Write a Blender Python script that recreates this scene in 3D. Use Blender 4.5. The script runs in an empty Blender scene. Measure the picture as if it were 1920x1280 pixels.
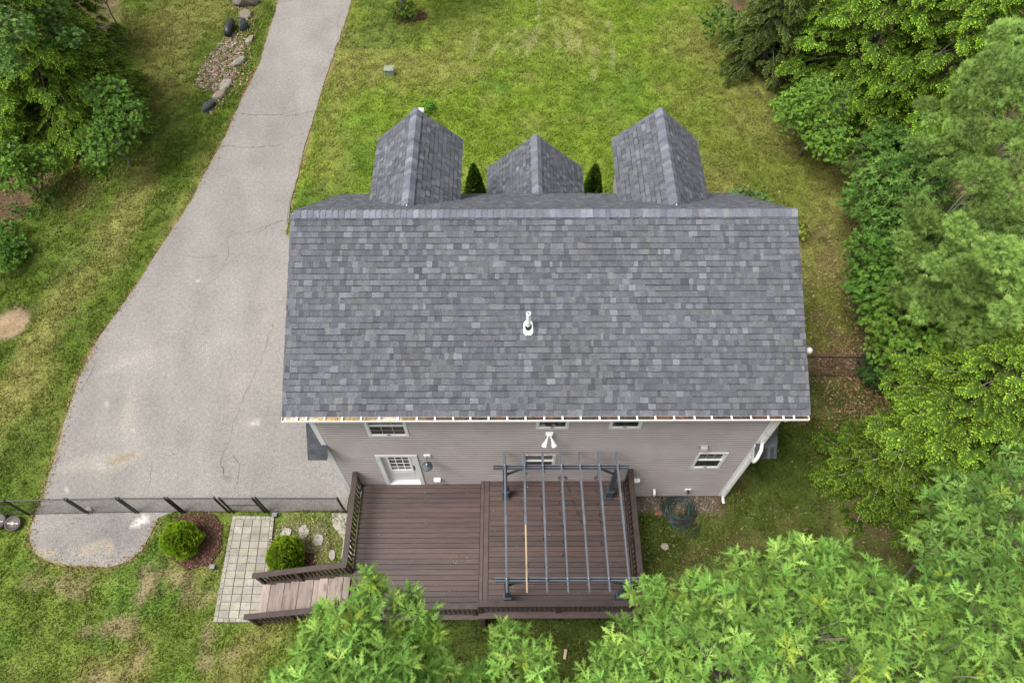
import bpy, math, random
import numpy as np
from mathutils import Matrix, Vector

# ------------------------------------------------------------------ camera, sky, sun, exposure
scene = bpy.context.scene
C = scene.collection
F_PX, PITCH, YAW, ROLL = 1341.9, .5512, -.0024, -.0012      # photo is 1920 px wide
CAM = np.array([-.7814, -7.1948, 20.4833])
SUN_EL, SUN_AZ = math.radians(62), math.radians(245)          # azimuth clockwise from +Y

def cam_axes():
    a, b, c = PITCH, YAW, ROLL
    f = np.array([0, math.sin(a), -math.cos(a)]); r = np.array([1., 0, 0]); u = np.array([0, math.cos(a), math.sin(a)])
    r, u = math.cos(c)*r + math.sin(c)*u, -math.sin(c)*r + math.cos(c)*u
    z = np.array([[math.cos(b), -math.sin(b), 0], [math.sin(b), math.cos(b), 0], [0, 0, 1]])
    return z @ r, z @ u, z @ f
AX_R, AX_U, AX_F = cam_axes()
cd = bpy.data.cameras.new('camera'); cam = bpy.data.objects.new('camera', cd); C.objects.link(cam)
cd.sensor_width = 36; cd.lens = F_PX / 1920 * 36; cd.clip_end = 500; cd.clip_start = .1
M = np.eye(4); M[:3, 0] = AX_R; M[:3, 1] = AX_U; M[:3, 2] = -AX_F; M[:3, 3] = CAM
cam.matrix_world = Matrix(M.tolist()); scene.camera = cam

world = bpy.data.worlds.new('World'); scene.world = world; world.use_nodes = True
wn = world.node_tree.nodes; wl = world.node_tree.links
sky = wn.new('ShaderNodeTexSky'); sky.sky_type = 'NISHITA'; sky.sun_disc = False
sky.sun_elevation = SUN_EL; sky.sun_rotation = SUN_AZ; sky.dust_density = 4; sky.air_density = 1; sky.ozone_density = 1
hs = wn.new('ShaderNodeHueSaturation'); hs.inputs['Saturation'].default_value = .16      # thin overcast: a greyer sky
wl.new(sky.outputs[0], hs.inputs['Color']); wl.new(hs.outputs[0], wn['Background'].inputs[0])
wn['Background'].inputs[1].default_value = .10
sd = bpy.data.lights.new('sun', 'SUN'); sun = bpy.data.objects.new('sun', sd); C.objects.link(sun)
sd.energy = 1.5; sd.angle = math.radians(24); sd.color = (1, .955, .89)
sun.rotation_euler = Vector((math.sin(SUN_AZ)*math.cos(SUN_EL), math.cos(SUN_AZ)*math.cos(SUN_EL), math.sin(SUN_EL))).to_track_quat('Z', 'Y').to_euler()
sun.location = (-20, -20, 40)
vs = scene.view_settings
vs.view_transform = 'Standard'; vs.look = 'None'; vs.gamma = 1; vs.use_curve_mapping = False
vs.exposure = 1.36
scene.render.engine = 'CYCLES'
scene.cycles.max_bounces = 6; scene.cycles.diffuse_bounces = 3; scene.cycles.glossy_bounces = 2
scene.cycles.transmission_bounces = 4; scene.cycles.transparent_max_bounces = 8
scene.cycles.use_denoising = True; scene.cycles.denoising_prefilter = 'NONE'
random.seed(7); rng = np.random.default_rng(7)

# ------------------------------------------------------------------ helpers
def ray(px, py): return AX_F + AX_R*(px-960)/F_PX - AX_U*(py-640)/F_PX
def at(px, py, z=0.0):                                         # photo pixel -> point on the horizontal plane at height z
    d = ray(px, py); return CAM + d*(z-CAM[2])/d[2]
def on_wall(px, py, y=0.0):
    d = ray(px, py); return CAM + d*(y-CAM[1])/d[1]
def project(P):
    d = np.asarray(P) - CAM; w = d @ AX_F
    return 960 + F_PX*(d @ AX_R)/w, 640 - F_PX*(d @ AX_U)/w, w

def lin(r, g, b):
    f = lambda c: c/12.92 if c <= .04045 else ((c+.055)/1.055)**2.4
    return (f(r/255), f(g/255), f(b/255))

def hashn(ix, iy, seed):
    n = (ix.astype(np.int64)*374761393 + iy.astype(np.int64)*668265263 + seed*1274126177) & 0x7fffffff
    n = ((n ^ (n >> 13))*1274126177) & 0x7fffffff
    n = ((n ^ (n >> 16))*668265263) & 0x7fffffff
    return (n & 0xffff)/65535.
def vnoise(x, y, size, seed=0):
    x = np.asarray(x)/size; y = np.asarray(y)/size
    ix = np.floor(x); iy = np.floor(y); fx = x-ix; fy = y-iy
    fx = fx*fx*(3-2*fx); fy = fy*fy*(3-2*fy)
    a = hashn(ix, iy, seed); b = hashn(ix+1, iy, seed); c = hashn(ix, iy+1, seed); d = hashn(ix+1, iy+1, seed)
    return (a*(1-fx)+b*fx)*(1-fy) + (c*(1-fx)+d*fx)*fy
def fbm(x, y, size, seed=0, octs=4):
    s = 0; amp = 1; tot = 0
    for i in range(octs):
        s = s + amp*vnoise(x, y, size/2**i, seed+i*17); tot += amp; amp *= .55
    return s/tot
def sstep(a, b, x): t = np.clip((x-a)/(b-a), 0, 1); return t*t*(3-2*t)
def inside(poly, x, y):
    poly = np.asarray(poly); r = np.zeros(np.shape(x), bool); n = len(poly); j = n-1
    for i in range(n):
        xi, yi = poly[i]; xj, yj = poly[j]
        c = ((yi > y) != (yj > y)) & (x < (xj-xi)*(y-yi)/(yj-yi+1e-12)+xi); r ^= c; j = i
    return r
def poly_dist(poly, x, y, closed=True):
    poly = np.asarray(poly); d = np.full(np.shape(x), 1e9); n = len(poly)
    for i in range(n if closed else n-1):
        a = poly[i]; b = poly[(i+1) % n]; e = b-a; t = np.clip(((x-a[0])*e[0]+(y-a[1])*e[1])/(e@e+1e-12), 0, 1)
        d = np.minimum(d, np.hypot(x-a[0]-t*e[0], y-a[1]-t*e[1]))
    return d

def set_props(o, label=None, cat=None, group=None, kind=None):
    if label: o['label'] = label
    if cat: o['category'] = cat
    if group: o['group'] = group
    if kind: o['kind'] = kind
    return o
def empty(name, loc=(0, 0, 0), label=None, cat=None, group=None, kind=None, parent=None):
    o = bpy.data.objects.new(name, None); C.objects.link(o); o.location = loc; o.empty_display_size = .2
    if parent: o.parent = parent
    return set_props(o, label, cat, group, kind)
def link(name, me, parent=None, mat=None, loc=None, **kw):
    o = bpy.data.objects.new(name, me); C.objects.link(o)
    if mat and not me.materials: me.materials.append(mat)
    if parent:
        o.parent = parent
        if loc is None: o.location = -world_loc(parent)
    if loc is not None: o.location = loc
    return set_props(o, **kw)
def world_loc(o):
    v = Vector((0, 0, 0))
    while o: v += o.location; o = o.parent
    return v
def mesh_np(name, v, f, col=None, smooth=False):
    """v (n,3); f (m,k) uniform polygons; col (n,3) point colours"""
    v = np.asarray(v, np.float32); f = np.asarray(f, np.int32); k = f.shape[1]
    me = bpy.data.meshes.new(name)
    me.vertices.add(len(v)); me.vertices.foreach_set('co', v.ravel())
    me.loops.add(f.size); me.loops.foreach_set('vertex_index', f.ravel())
    me.polygons.add(len(f)); me.polygons.foreach_set('loop_start', np.arange(0, f.size, k, dtype=np.int32))
    me.polygons.foreach_set('use_smooth', np.full(len(f), smooth, dtype=bool))
    if col is not None:
        a = me.attributes.new('col', 'FLOAT_COLOR', 'POINT')
        a.data.foreach_set('color', np.c_[col, np.ones(len(v))].astype(np.float32).ravel())
    me.update(calc_edges=True); return me

class MB:
    """collects simple solids into one mesh"""
    def __init__(s): s.v = []; s.f = []; s.c = []
    def add(s, v, f, col=None):
        n = len(s.v); s.v += [tuple(map(float, p)) for p in v]; s.f += [tuple(i+n for i in q) for q in f]
        s.c += [col or (1, 1, 1)]*len(v); return s
    def box(s, a, b, col=None):
        (x0, y0, z0), (x1, y1, z1) = a, b
        return s.add([(x0,y0,z0),(x1,y0,z0),(x1,y1,z0),(x0,y1,z0),(x0,y0,z1),(x1,y0,z1),(x1,y1,z1),(x0,y1,z1)],
                     [(0,3,2,1),(4,5,6,7),(0,1,5,4),(1,2,6,5),(2,3,7,6),(3,0,4,7)], col)
    def beam(s, p, q, w, h, up=(0, 0, 1), col=None):          # a board from p to q, w across, h along 'up'
        p = Vector(p); q = Vector(q); d = (q-p).normalized(); u = Vector(up); r = d.cross(u)
        if r.length < 1e-4: r = d.cross(Vector((0, 1, 0)))
        r.normalize(); u = r.cross(d)
        vs = [c + r*sx*w/2 + u*sz*h/2 for c in (p, q) for sx, sz in ((-1,-1),(1,-1),(1,1),(-1,1))]
        return s.add(vs, [(3,2,1,0),(4,5,6,7),(0,1,5,4),(1,2,6,5),(2,3,7,6),(3,0,4,7)], col)
    def tube(s, pts, rad, n=6, col=None, caps=True):
        pts = [Vector(p) for p in pts]; rad = rad if hasattr(rad, '__len__') else [rad]*len(pts)
        vs = []; fs = []; ref = None
        for i, p in enumerate(pts):
            d = (pts[min(i+1, len(pts)-1)] - pts[max(i-1, 0)]).normalized()
            if ref is None:
                ref = d.cross(Vector((0, 0, 1)))
                if ref.length < .05: ref = d.cross(Vector((1, 0, 0)))
            a = (ref - d*ref.dot(d)).normalized(); ref = a; b = d.cross(a)
            for k in range(n):
                t = 2*math.pi*k/n; vs.append(p + (a*math.cos(t)+b*math.sin(t))*rad[i])
        for i in range(len(pts)-1):
            for k in range(n):
                k2 = (k+1) % n; fs.append((i*n+k, i*n+k2, (i+1)*n+k2, (i+1)*n+k))
        if caps: fs += [tuple(range(n-1, -1, -1)), tuple(range((len(pts)-1)*n, len(pts)*n))]
        return s.add(vs, fs, col)
    def lathe(s, prof, c=(0, 0, 0), n=16, axis='z', col=None):  # prof: (radius, height)
        vs = []; fs = []
        for r, h in prof:
            for k in range(n):
                t = 2*math.pi*k/n; x, y = r*math.cos(t), r*math.sin(t)
                p = (x, y, h) if axis == 'z' else (x, h, y)
                vs.append((p[0]+c[0], p[1]+c[1], p[2]+c[2]))
        for i in range(len(prof)-1):
            for k in range(n):
                k2 = (k+1) % n; q = (i*n+k, i*n+k2, (i+1)*n+k2, (i+1)*n+k); fs.append(q if axis == 'z' else q[::-1])
        return s.add(vs, fs, col)
    def prism(s, poly, ext, col=None):                        # poly 3D points, extruded by vector ext
        n = len(poly); e = Vector(ext); vs = [Vector(p) for p in poly] + [Vector(p)+e for p in poly]
        return s.add(vs, [tuple(range(n-1, -1, -1)), tuple(range(n, 2*n))] + [(i, (i+1) % n, n+(i+1) % n, n+i) for i in range(n)], col)
    def mesh(s, name='mesh', smooth=False, bevel=0):
        me = bpy.data.meshes.new(name); me.from_pydata(s.v, [], s.f)
        a = me.attributes.new('col', 'FLOAT_COLOR', 'POINT')
        a.data.foreach_set('color', np.c_[np.array(s.c), np.ones(len(s.v))].astype(np.float32).ravel())
        if smooth: me.polygons.foreach_set('use_smooth', [True]*len(me.polygons))
        me.update(); return me
    def build(s, name, mat, parent=None, smooth=False, **kw):
        return link(name, s.mesh(name, smooth), parent, mat, **kw)

# ------------------------------------------------------------------ materials
def new_mat(name):
    m = bpy.data.materials.new(name); m.use_nodes = True
    return m, m.node_tree.nodes, m.node_tree.links, m.node_tree.nodes['Principled BSDF']
def mat(name, col=(.5,.5,.5), rough=.7, var=.25, scale=6, bump=.0, bscale=40, attr=False, objcol=False, metal=0, spec=.5, fine=0, fscale=120, stretch=None, transl=0, island=0, dark=None, mid=0, mscale=12):
    """procedural paint: base colour (fixed, attribute or object colour), multiplied by two noises, with noise bump"""
    m, N, L, P = new_mat(name)
    g = N.new('ShaderNodeNewGeometry'); pos = g.outputs['Position']
    if stretch:
        mp = N.new('ShaderNodeMapping'); mp.inputs['Scale'].default_value = stretch
        if objcol:
            oi0 = N.new('ShaderNodeObjectInfo'); ad = N.new('ShaderNodeVectorMath'); ad.operation = 'MULTIPLY_ADD'
            L.new(oi0.outputs['Random'], ad.inputs[0]); ad.inputs[1].default_value = (37, 61, 17); L.new(pos, ad.inputs[2]); pos = ad.outputs[0]
        L.new(pos, mp.inputs[0]); pos = mp.outputs[0]
    if attr:
        a = N.new('ShaderNodeAttribute'); a.attribute_name = 'col'; c = a.outputs['Color']
    elif objcol:
        a = N.new('ShaderNodeObjectInfo'); c = a.outputs['Color']
    else:
        a = N.new('ShaderNodeRGB'); a.outputs[0].default_value = (*col, 1); c = a.outputs[0]
    def mulnoise(c, sc, amt, det=4):
        n = N.new('ShaderNodeTexNoise'); n.inputs['Scale'].default_value = sc; n.inputs['Detail'].default_value = det; L.new(pos, n.inputs['Vector'])
        r = N.new('ShaderNodeMapRange'); L.new(n.outputs[0], r.inputs[0]); r.inputs[1].default_value = .25; r.inputs[2].default_value = .75
        r.inputs[3].default_value = 1-amt; r.inputs[4].default_value = 1+amt
        x = N.new('ShaderNodeVectorMath'); x.operation = 'SCALE'; L.new(c, x.inputs[0]); L.new(r.outputs[0], x.inputs['Scale']); return x.outputs[0]
    if var: c = mulnoise(c, scale, var)
    if fine: c = mulnoise(c, fscale, fine, 2)
    if mid: c = mulnoise(c, mscale, mid, 3)
    if dark:                                                   # worn blotches of another colour: (colour, scale, lo, hi)
        n = N.new('ShaderNodeTexNoise'); n.inputs['Scale'].default_value = dark[1]; n.inputs['Detail'].default_value = 6; n.inputs['Roughness'].default_value = .65; L.new(pos, n.inputs['Vector'])
        r = N.new('ShaderNodeMapRange'); L.new(n.outputs[0], r.inputs[0]); r.inputs[1].default_value = dark[2]; r.inputs[2].default_value = dark[3]
        mx = N.new('ShaderNodeMix'); mx.data_type = 'RGBA'; L.new(r.outputs[0], mx.inputs[0]); L.new(c, mx.inputs[6]); mx.inputs[7].default_value = (*dark[0], 1); c = mx.outputs[2]
    L.new(c, P.inputs['Base Color'])
    P.inputs['Roughness'].default_value = rough; P.inputs['Metallic'].default_value = metal; P.inputs['Specular IOR Level'].default_value = spec
    if bump:
        n = N.new('ShaderNodeTexNoise'); n.inputs['Scale'].default_value = bscale; n.inputs['Detail'].default_value = 5; L.new(pos, n.inputs['Vector'])
        b = N.new('ShaderNodeBump'); b.inputs['Strength'].default_value = bump; b.inputs['Distance'].default_value = .02; L.new(n.outputs[0], b.inputs['Height']); L.new(b.outputs[0], P.inputs['Normal'])
    if transl:
        t = N.new('ShaderNodeBsdfTranslucent'); L.new(c, t.inputs['Color']); mx = N.new('ShaderNodeMixShader'); mx.inputs[0].default_value = transl
        L.new(P.outputs[0], mx.inputs[1]); L.new(t.outputs[0], mx.inputs[2]); L.new(mx.outputs[0], N['Material Output'].inputs['Surface'])
    return m

MAT = dict(
    ground=mat('ground_soil', attr=True, rough=.95, var=.35, scale=1.7, bump=.6, bscale=9, fine=.3, fscale=25, spec=.1),
    grass=mat('grass_blade', attr=True, rough=.85, var=.0, spec=.05, transl=.3),
    asphalt=mat('old_asphalt', attr=True, rough=.9, var=.12, scale=.8, bump=.4, bscale=60, fine=.42, fscale=32, spec=.2, mid=.16, mscale=9),
    crack=mat('crack_fill', (.095, .088, .076), rough=1, var=.4, scale=9, spec=.1),
    shingle=mat('roof_shingle_joined', attr=True, rough=.95, var=.10, scale=2.2, fine=.30, fscale=34, spec=.15, mid=.08, mscale=7),
    shingle1=mat('roof_shingle_single', objcol=True, rough=.95, var=.10, scale=2.2, fine=.30, fscale=34, spec=.15, mid=.08, mscale=7),
    siding=mat('taupe_vinyl', (.268, .236, .230), rough=.5, var=.10, scale=1.1, spec=.35, dark=((.310, .284, .282), .8, .50, .75)),
    white=mat('white_trim', (.58, .585, .58), rough=.45, var=.05, scale=3, dark=((.42, .41, .38), 2.5, .62, .85)),
    whitep=mat('white_plastic', (.74, .74, .73), rough=.4, var=.03),
    gutter=mat('gutter_white', (.62, .61, .59), rough=.4, var=.06, scale=4),
    debris=mat('gutter_debris', attr=True, rough=1, var=.5, scale=9, bump=.8, bscale=30, fine=.4, fscale=60),
    glass=mat('dark_pane', (.018, .02, .02), rough=.06, var=.3, scale=1.5, spec=.6),
    deck=mat('stained_deck_board', objcol=True, rough=.45, var=.3, scale=1.1, bump=.15, bscale=18, fine=.25, fscale=9, stretch=(.35, 3, 3), spec=.45, dark=((.088, .052, .036), .8, .50, .85)),
    rail=mat('stained_railing', (.038, .024, .020), rough=.5, var=.3, scale=5, bump=.1, bscale=30, spec=.4),
    tread=mat('worn_tread', objcol=True, rough=.85, var=.2, scale=2.2, bump=.2, bscale=20, fine=.2, fscale=9, stretch=(3, .5, 3), dark=((.07, .045, .038), 2.6, .54, .70)),
    perg=mat('slate_blue_metal', (.085, .098, .118), rough=.45, var=.25, scale=5, spec=.5, dark=((.16, .18, .20), 3, .6, .85)),
    pergd=mat('slate_blue_post', (.035, .045, .06), rough=.5, var=.25, scale=5),
    bare=mat('bare_rafter_wood', (.33, .24, .165), rough=.8, var=.25, scale=6, stretch=(4, .6, 4)),
    black=mat('black_coating', (.012, .012, .013), rough=.45, var=.2, scale=9),
    wire=mat('black_wire', (.014, .014, .015), rough=.5, var=0),
    concrete=mat('concrete', (.30, .28, .25), rough=.9, var=.25, scale=3, bump=.2, bscale=40, fine=.15, fscale=30, dark=((.2, .17, .12), 1.6, .55, .8)),
    found=mat('mossy_foundation', (.20, .19, .14), rough=.95, var=.3, scale=3, bump=.3, bscale=30, dark=((.10, .12, .04), 2, .45, .7)),
    paver=mat('paver', objcol=True, rough=.9, var=.2, scale=4, bump=.25, bscale=50, fine=.18, fscale=30, spec=.2),
    stone=mat('field_stone', attr=True, rough=.9, var=.4, scale=4, bump=.5, bscale=18, fine=.2, fscale=40, spec=.25),
    mulch=mat('bark_mulch', attr=True, rough=1, var=.4, scale=20, bump=.5, bscale=40, spec=.1),
    leafo=mat('oak_leaf_joined', attr=True, rough=.75, var=.15, scale=4, spec=.08, transl=.38),
    leafs=mat('oak_leaf_single', objcol=True, rough=.75, var=.15, scale=4, spec=.08, transl=.38),
    leaf=mat('broad_leaf', attr=True, rough=.75, var=.12, scale=4, spec=.08, transl=.3),
    needle=mat('conifer_needle', attr=True, rough=.8, var=.12, scale=4, spec=.05, transl=.35),
    bark=mat('bark', (.12, .10, .085), rough=.95, var=.35, scale=7, bump=.6, bscale=25),
    bark_pale=mat('pale_dead_wood', (.30, .28, .25), rough=.95, var=.3, scale=7),
    hoseb=mat('black_hose', (.022, .024, .024), rough=.4, var=.2), hoseg=mat('green_hose', (.008, .085, .045), rough=.35, var=.2),
    bulb=None,
    grey=mat('grey_plastic', (.13, .14, .15), rough=.5, var=.15), utility=mat('weathered_green_box', (.17, .21, .15), rough=.8, var=.25, scale=8),
    metal=mat('aluminium', (.45, .46, .46), rough=.35, var=.1, metal=.6),
    lampg=mat('galvanised_shade', (.10, .115, .135), rough=.5, var=.2, metal=.2),
    taupe=mat('taupe_plastic', (.30, .26, .24), rough=.5, var=.08),
    brown=mat('brown_plastic', (.055, .045, .04), rough=.6, var=.25),
)
def bulb_mat():
    m, N, L, P = new_mat('clear_bulb_glass')
    n = N.new('ShaderNodeTexNoise'); n.inputs['Scale'].default_value = 6
    r = N.new('ShaderNodeMapRange'); L.new(n.outputs[0], r.inputs[0]); r.inputs[3].default_value = .03; r.inputs[4].default_value = .12; L.new(r.outputs[0], P.inputs['Roughness'])
    P.inputs['Base Color'].default_value = (.62, .63, .66, 1); P.inputs['Transmission Weight'].default_value = 1; P.inputs['IOR'].default_value = 1.3
    return m
MAT['bulb'] = bulb_mat()

# ------------------------------------------------------------------ ground, lawn colours
def G(*pts): return np.array([at(*p)[:2] for p in pts])
DRIVE = np.r_[G((524,-60),(522,0),(490,110),(440,215),(425,250),(350,390),(245,550),(190,625),(165,670),(145,715),(130,760),(105,850),(92,890),(80,930),(66,965),(57,990),(56,1015),(66,1040),(90,1054),(135,1061),(200,1062),(240,1052),(265,1034),(284,1000),(297,972)),
              np.array([(-10.6,-.42),(-8.9,-.42),(-7.8,-.42),(-5.62,-.42),(-5.62,3),(-5.62,7.6)]),
              G((536,440),(545,380),(570,280),(610,150),(660,0),(690,-60))]
PATIO = G((437,967),(515,968),(494,1166),(400,1166))
HOUSE = np.array([(-5.5,0),(5.42,0),(5.42,7.55),(-5.5,7.55)])
MULCH1 = G((398,962),(418,985),(412,1030),(395,1060),(352,1068),(322,1050),(312,1015),(318,985),(345,965))
MULCH2 = G((505,1010),(585,1040),(590,1075),(500,1085))
WOODR = np.r_[G((1345,-40),(1365,60),(1400,140),(1440,190),(1475,240),(1530,285),(1600,320),(1620,380),(1600,470),(1600,560),(1640,640),(1660,720),(1665,770),(1560,960),(1555,1010)), np.array([(40,-2),(40,60),(8,60)])]
WOODL = np.r_[G((235,-40),(215,120),(235,250),(185,290),(90,330),(50,400),(20,430)), np.array([(-40,13),(-40,60)])]

def lawn_colour(x, y):
    """albedo of lawn, moss, dry grass and soil at ground points, with one tree shadow painted in"""
    x = np.asarray(x, float); y = np.asarray(y, float)
    n1 = fbm(x, y, 3.2, 1); n2 = fbm(x, y, .9, 5); n3 = fbm(x, y, .35, 9, 3)
    lush = np.array((.105, .172, .018)); lime = np.array((.158, .232, .026)); dry = np.array((.250, .232, .075)); moss = np.array((.060, .080, .016)); soil = np.array((.20, .145, .09)); litter = np.array((.115, .078, .046)); green = np.array((.092, .170, .026))
    def w(px, py, rx, ry=None, soft=.8, jit=.7):              # blob of ground given by a photo pixel and radii in metres
        c = at(px, py); ry = ry or rx
        d = np.hypot((x-c[0])/rx, (y-c[1])/ry) + (n2-.5)*jit + (n3-.5)*jit*1.1
        return 1-sstep(1-soft, 1+soft*.4, d)
    col = np.where((n1 > .5)[..., None], 1, 1)*lush
    def mix(col, t, k): k = np.clip(k, 0, 1)[..., None]; return col*(1-k) + np.asarray(t)*k
    front = sstep(7.4, 8.6, y)*sstep(-9.6, -9, x + .1*(y-8)*0)*(x > -10)
    col = mix(col, lime, front*.85)
    col = mix(col, dry, front*sstep(.52, .75, n1)*.40 + front*sstep(.55, .75, n2)*.30)
    col = mix(col, green, front*sstep(.56, .7, fbm(x, y, 2.3, 33))*.6)
    for a in ((690,110,2.2,2.4,.6),(800,130,3,1.6,.6),(870,60,3,3,.3),(640,140,.8,5,.45),(1310,80,2.2,2,.5),(1080,60,1.6,3,.45),(620,300,1,2.5,.35)): col = mix(col, dry, w(*a[:4])*a[4])
    for tr in (((915,108),(935,80),(955,62),(985,52)),((935,112),(952,88),(972,70),(1000,58)),((958,112),(972,90),(990,75),(1010,62)),((985,110),(992,90),(1005,70)),((1012,-20),(1008,40),(1012,100)),((1140,40),(1150,100),(1140,160)),((1110,60),(1120,110),(1112,150)),((900,30),(890,80),(880,120)),((1040,35),(1046,70),(1042,105)),((1060,30),(1068,65),(1066,100)),((1082,35),(1088,60),(1084,95))):   # pale mower tracks
        dt = poly_dist(G(*tr), x, y, False); col = mix(col, (.36,.35,.17), (1-sstep(.04,.20,dt+(n3-.5)*.12))*sstep(.3,.6,n2)*.5)
    col = mix(col, green, w(1345,320,1.4,1)*.8 + w(1150,180,2.5,2)*.3 + w(700,80,3,.8)*.4)
    col = mix(col, (.10,.125,.03), w(745,50,2.2,1)*.6)  # darker grass: the lawn tree's soft shadow painted into the colour
    # right of the house: thin, dry, then mossy
    right = sstep(5.2, 6.2, x)*sstep(2, 5, y)
    col = mix(col, (.140,.150,.034), right*.75*sstep(26, 10, y))
    col = mix(col, dry*.85, right*sstep(.42, .62, n1)*.6*sstep(22, 8, y))
    col = mix(col, litter*1.25, w(1580,560,2,4.5)*.65*sstep(.4,.62,n2) + w(1590,690,2.6,1.0)*.85 + w(1650,730,1,2)*.9)
    back = sstep(2.3, 3.0, x)*sstep(4.3, 3.6, y)
    col = mix(col, moss, back*.92); col = mix(col, (.14,.125,.05), back*sstep(.52, .72, n2)*.6); col = mix(col, (.10,.135,.028), back*sstep(.55,.7,fbm(x,y,1.5,44))*.55)
    col = mix(col, moss*.8, sstep(-2.9,-3.4,y)*sstep(-6.2,-4.6,x)*.95)
    col = mix(col, soil*.6, (np.abs(y+.28) < .3)*sstep(2.3,2.6,x)*(x < 5.4)*.9)
    # left lawn
    left = sstep(-9.2, -9.8, x)*sstep(-.4, .4, y)
    col = mix(col, (.088,.130,.020), left*.8)
    col = mix(col, dry, left*sstep(.52,.70,n1)*.45)
    for a in ((350,30,2,3,.7),(300,110,1.4,3,.5),(330,170,1,3.5,.4),(250,380,.8,3,.6),(200,470,.8,3,.6),(110,570,.8,3.5,.6),(60,660,.7,2.5,.6),(20,740,.7,2,.6),(150,370,.6,1.5,.4)): col = mix(col, dry, w(*a[:4])*a[4])
    col = mix(col, soil*1.35, w(20,605,.75,.75,.35,.5))
    for a in ((40,860,1,1.5),(200,330,1,1.2),(120,480,1.5,1.2),(290,250,.8,1.5)): col = mix(col, (.10,.15,.028), w(*a)*.6)
    # bottom left
    bl = sstep(-.3,-.9,y)*sstep(-4.6,-5.2,x)
    col = mix(col, (.125,.170,.03), bl*.8); col = mix(col, green, bl*sstep(.5,.66,fbm(x,y,1.3,71))*.7)
    col = mix(col, dry*.9, bl*sstep(.6,.75,n1)*.7)
    for a in ((120,1100,.5,.4,.8),(265,1120,.16,.6,.8),(225,1180,.55,.3,.9),(160,1180,.2,.2,.8),(370,1130,.5,.4,.7),(390,1200,.25,.9,.8),(280,1090,.3,.6,.8),(260,1230,.15,.5,.7),(440,1220,.3,.3,.6),(195,1270,.5,.25,.7),(330,1080,.4,.25,.8),(60,1090,.4,.3,.4)): col = mix(col, (.27,.20,.125), w(*a[:4],.8,2.0)*a[4]*.8)
    col = mix(col, (.24,.205,.13), w(560,1010,1.3,.8,.8,1.2)*.55)
    # strips of leaf litter along the drive edge
    dd = poly_dist(DRIVE, x, y)
    col = mix(col, (.26,.165,.09), (1-sstep(.0,.16,dd+(n2-.5)*.35))*np.where(y > 2, .6, .3))
    # woods
    for P, s in ((WOODR, 1), (WOODL, 2)):
        dw = poly_dist(P, x, y); k = np.where(inside(P, x, y), sstep(-.3, .8, dw+(n2-.5)*1.2), sstep(.6, -.1, dw+(n2-.5)*1.5)*.35)
        col = mix(col, litter, k)
        col = mix(col, (.06,.09,.02), k*sstep(.55,.7,n1)*.5)
    shade = .72 + .56*n3
    return col*shade[..., None]

def axis(lo, hi, step, far): return np.r_[np.linspace(-far, lo-3, 8), np.arange(lo, hi, step), np.linspace(hi+3, far, 8)]
gx = axis(-20, 20, .2, 120); gyy = axis(-8, 30, .2, 120)
X, Y = np.meshgrid(gx, gyy); nx = len(gx); ny = len(gyy)
Zg = (fbm(X, Y, 2.5, 3)-.5)*.05*((np.abs(X) < 21) & (Y < 31)) - .035
drv = inside(DRIVE, X, Y) | inside(HOUSE, X, Y) | inside(PATIO, X, Y)
Zg = np.where(poly_dist(DRIVE, X, Y) < .4, -.03, Zg); Zg = np.where(drv, -.03, Zg)
idx = np.arange(nx*ny).reshape(ny, nx)
quads = np.stack([idx[:-1,:-1], idx[:-1,1:], idx[1:,1:], idx[1:,:-1]], -1).reshape(-1, 4)
GC = lawn_colour(X.ravel(), Y.ravel())*.8
link('ground', mesh_np('ground', np.c_[X.ravel(), Y.ravel(), Zg.ravel()], quads, GC, True), None, MAT['ground'], kind='structure')

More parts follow.
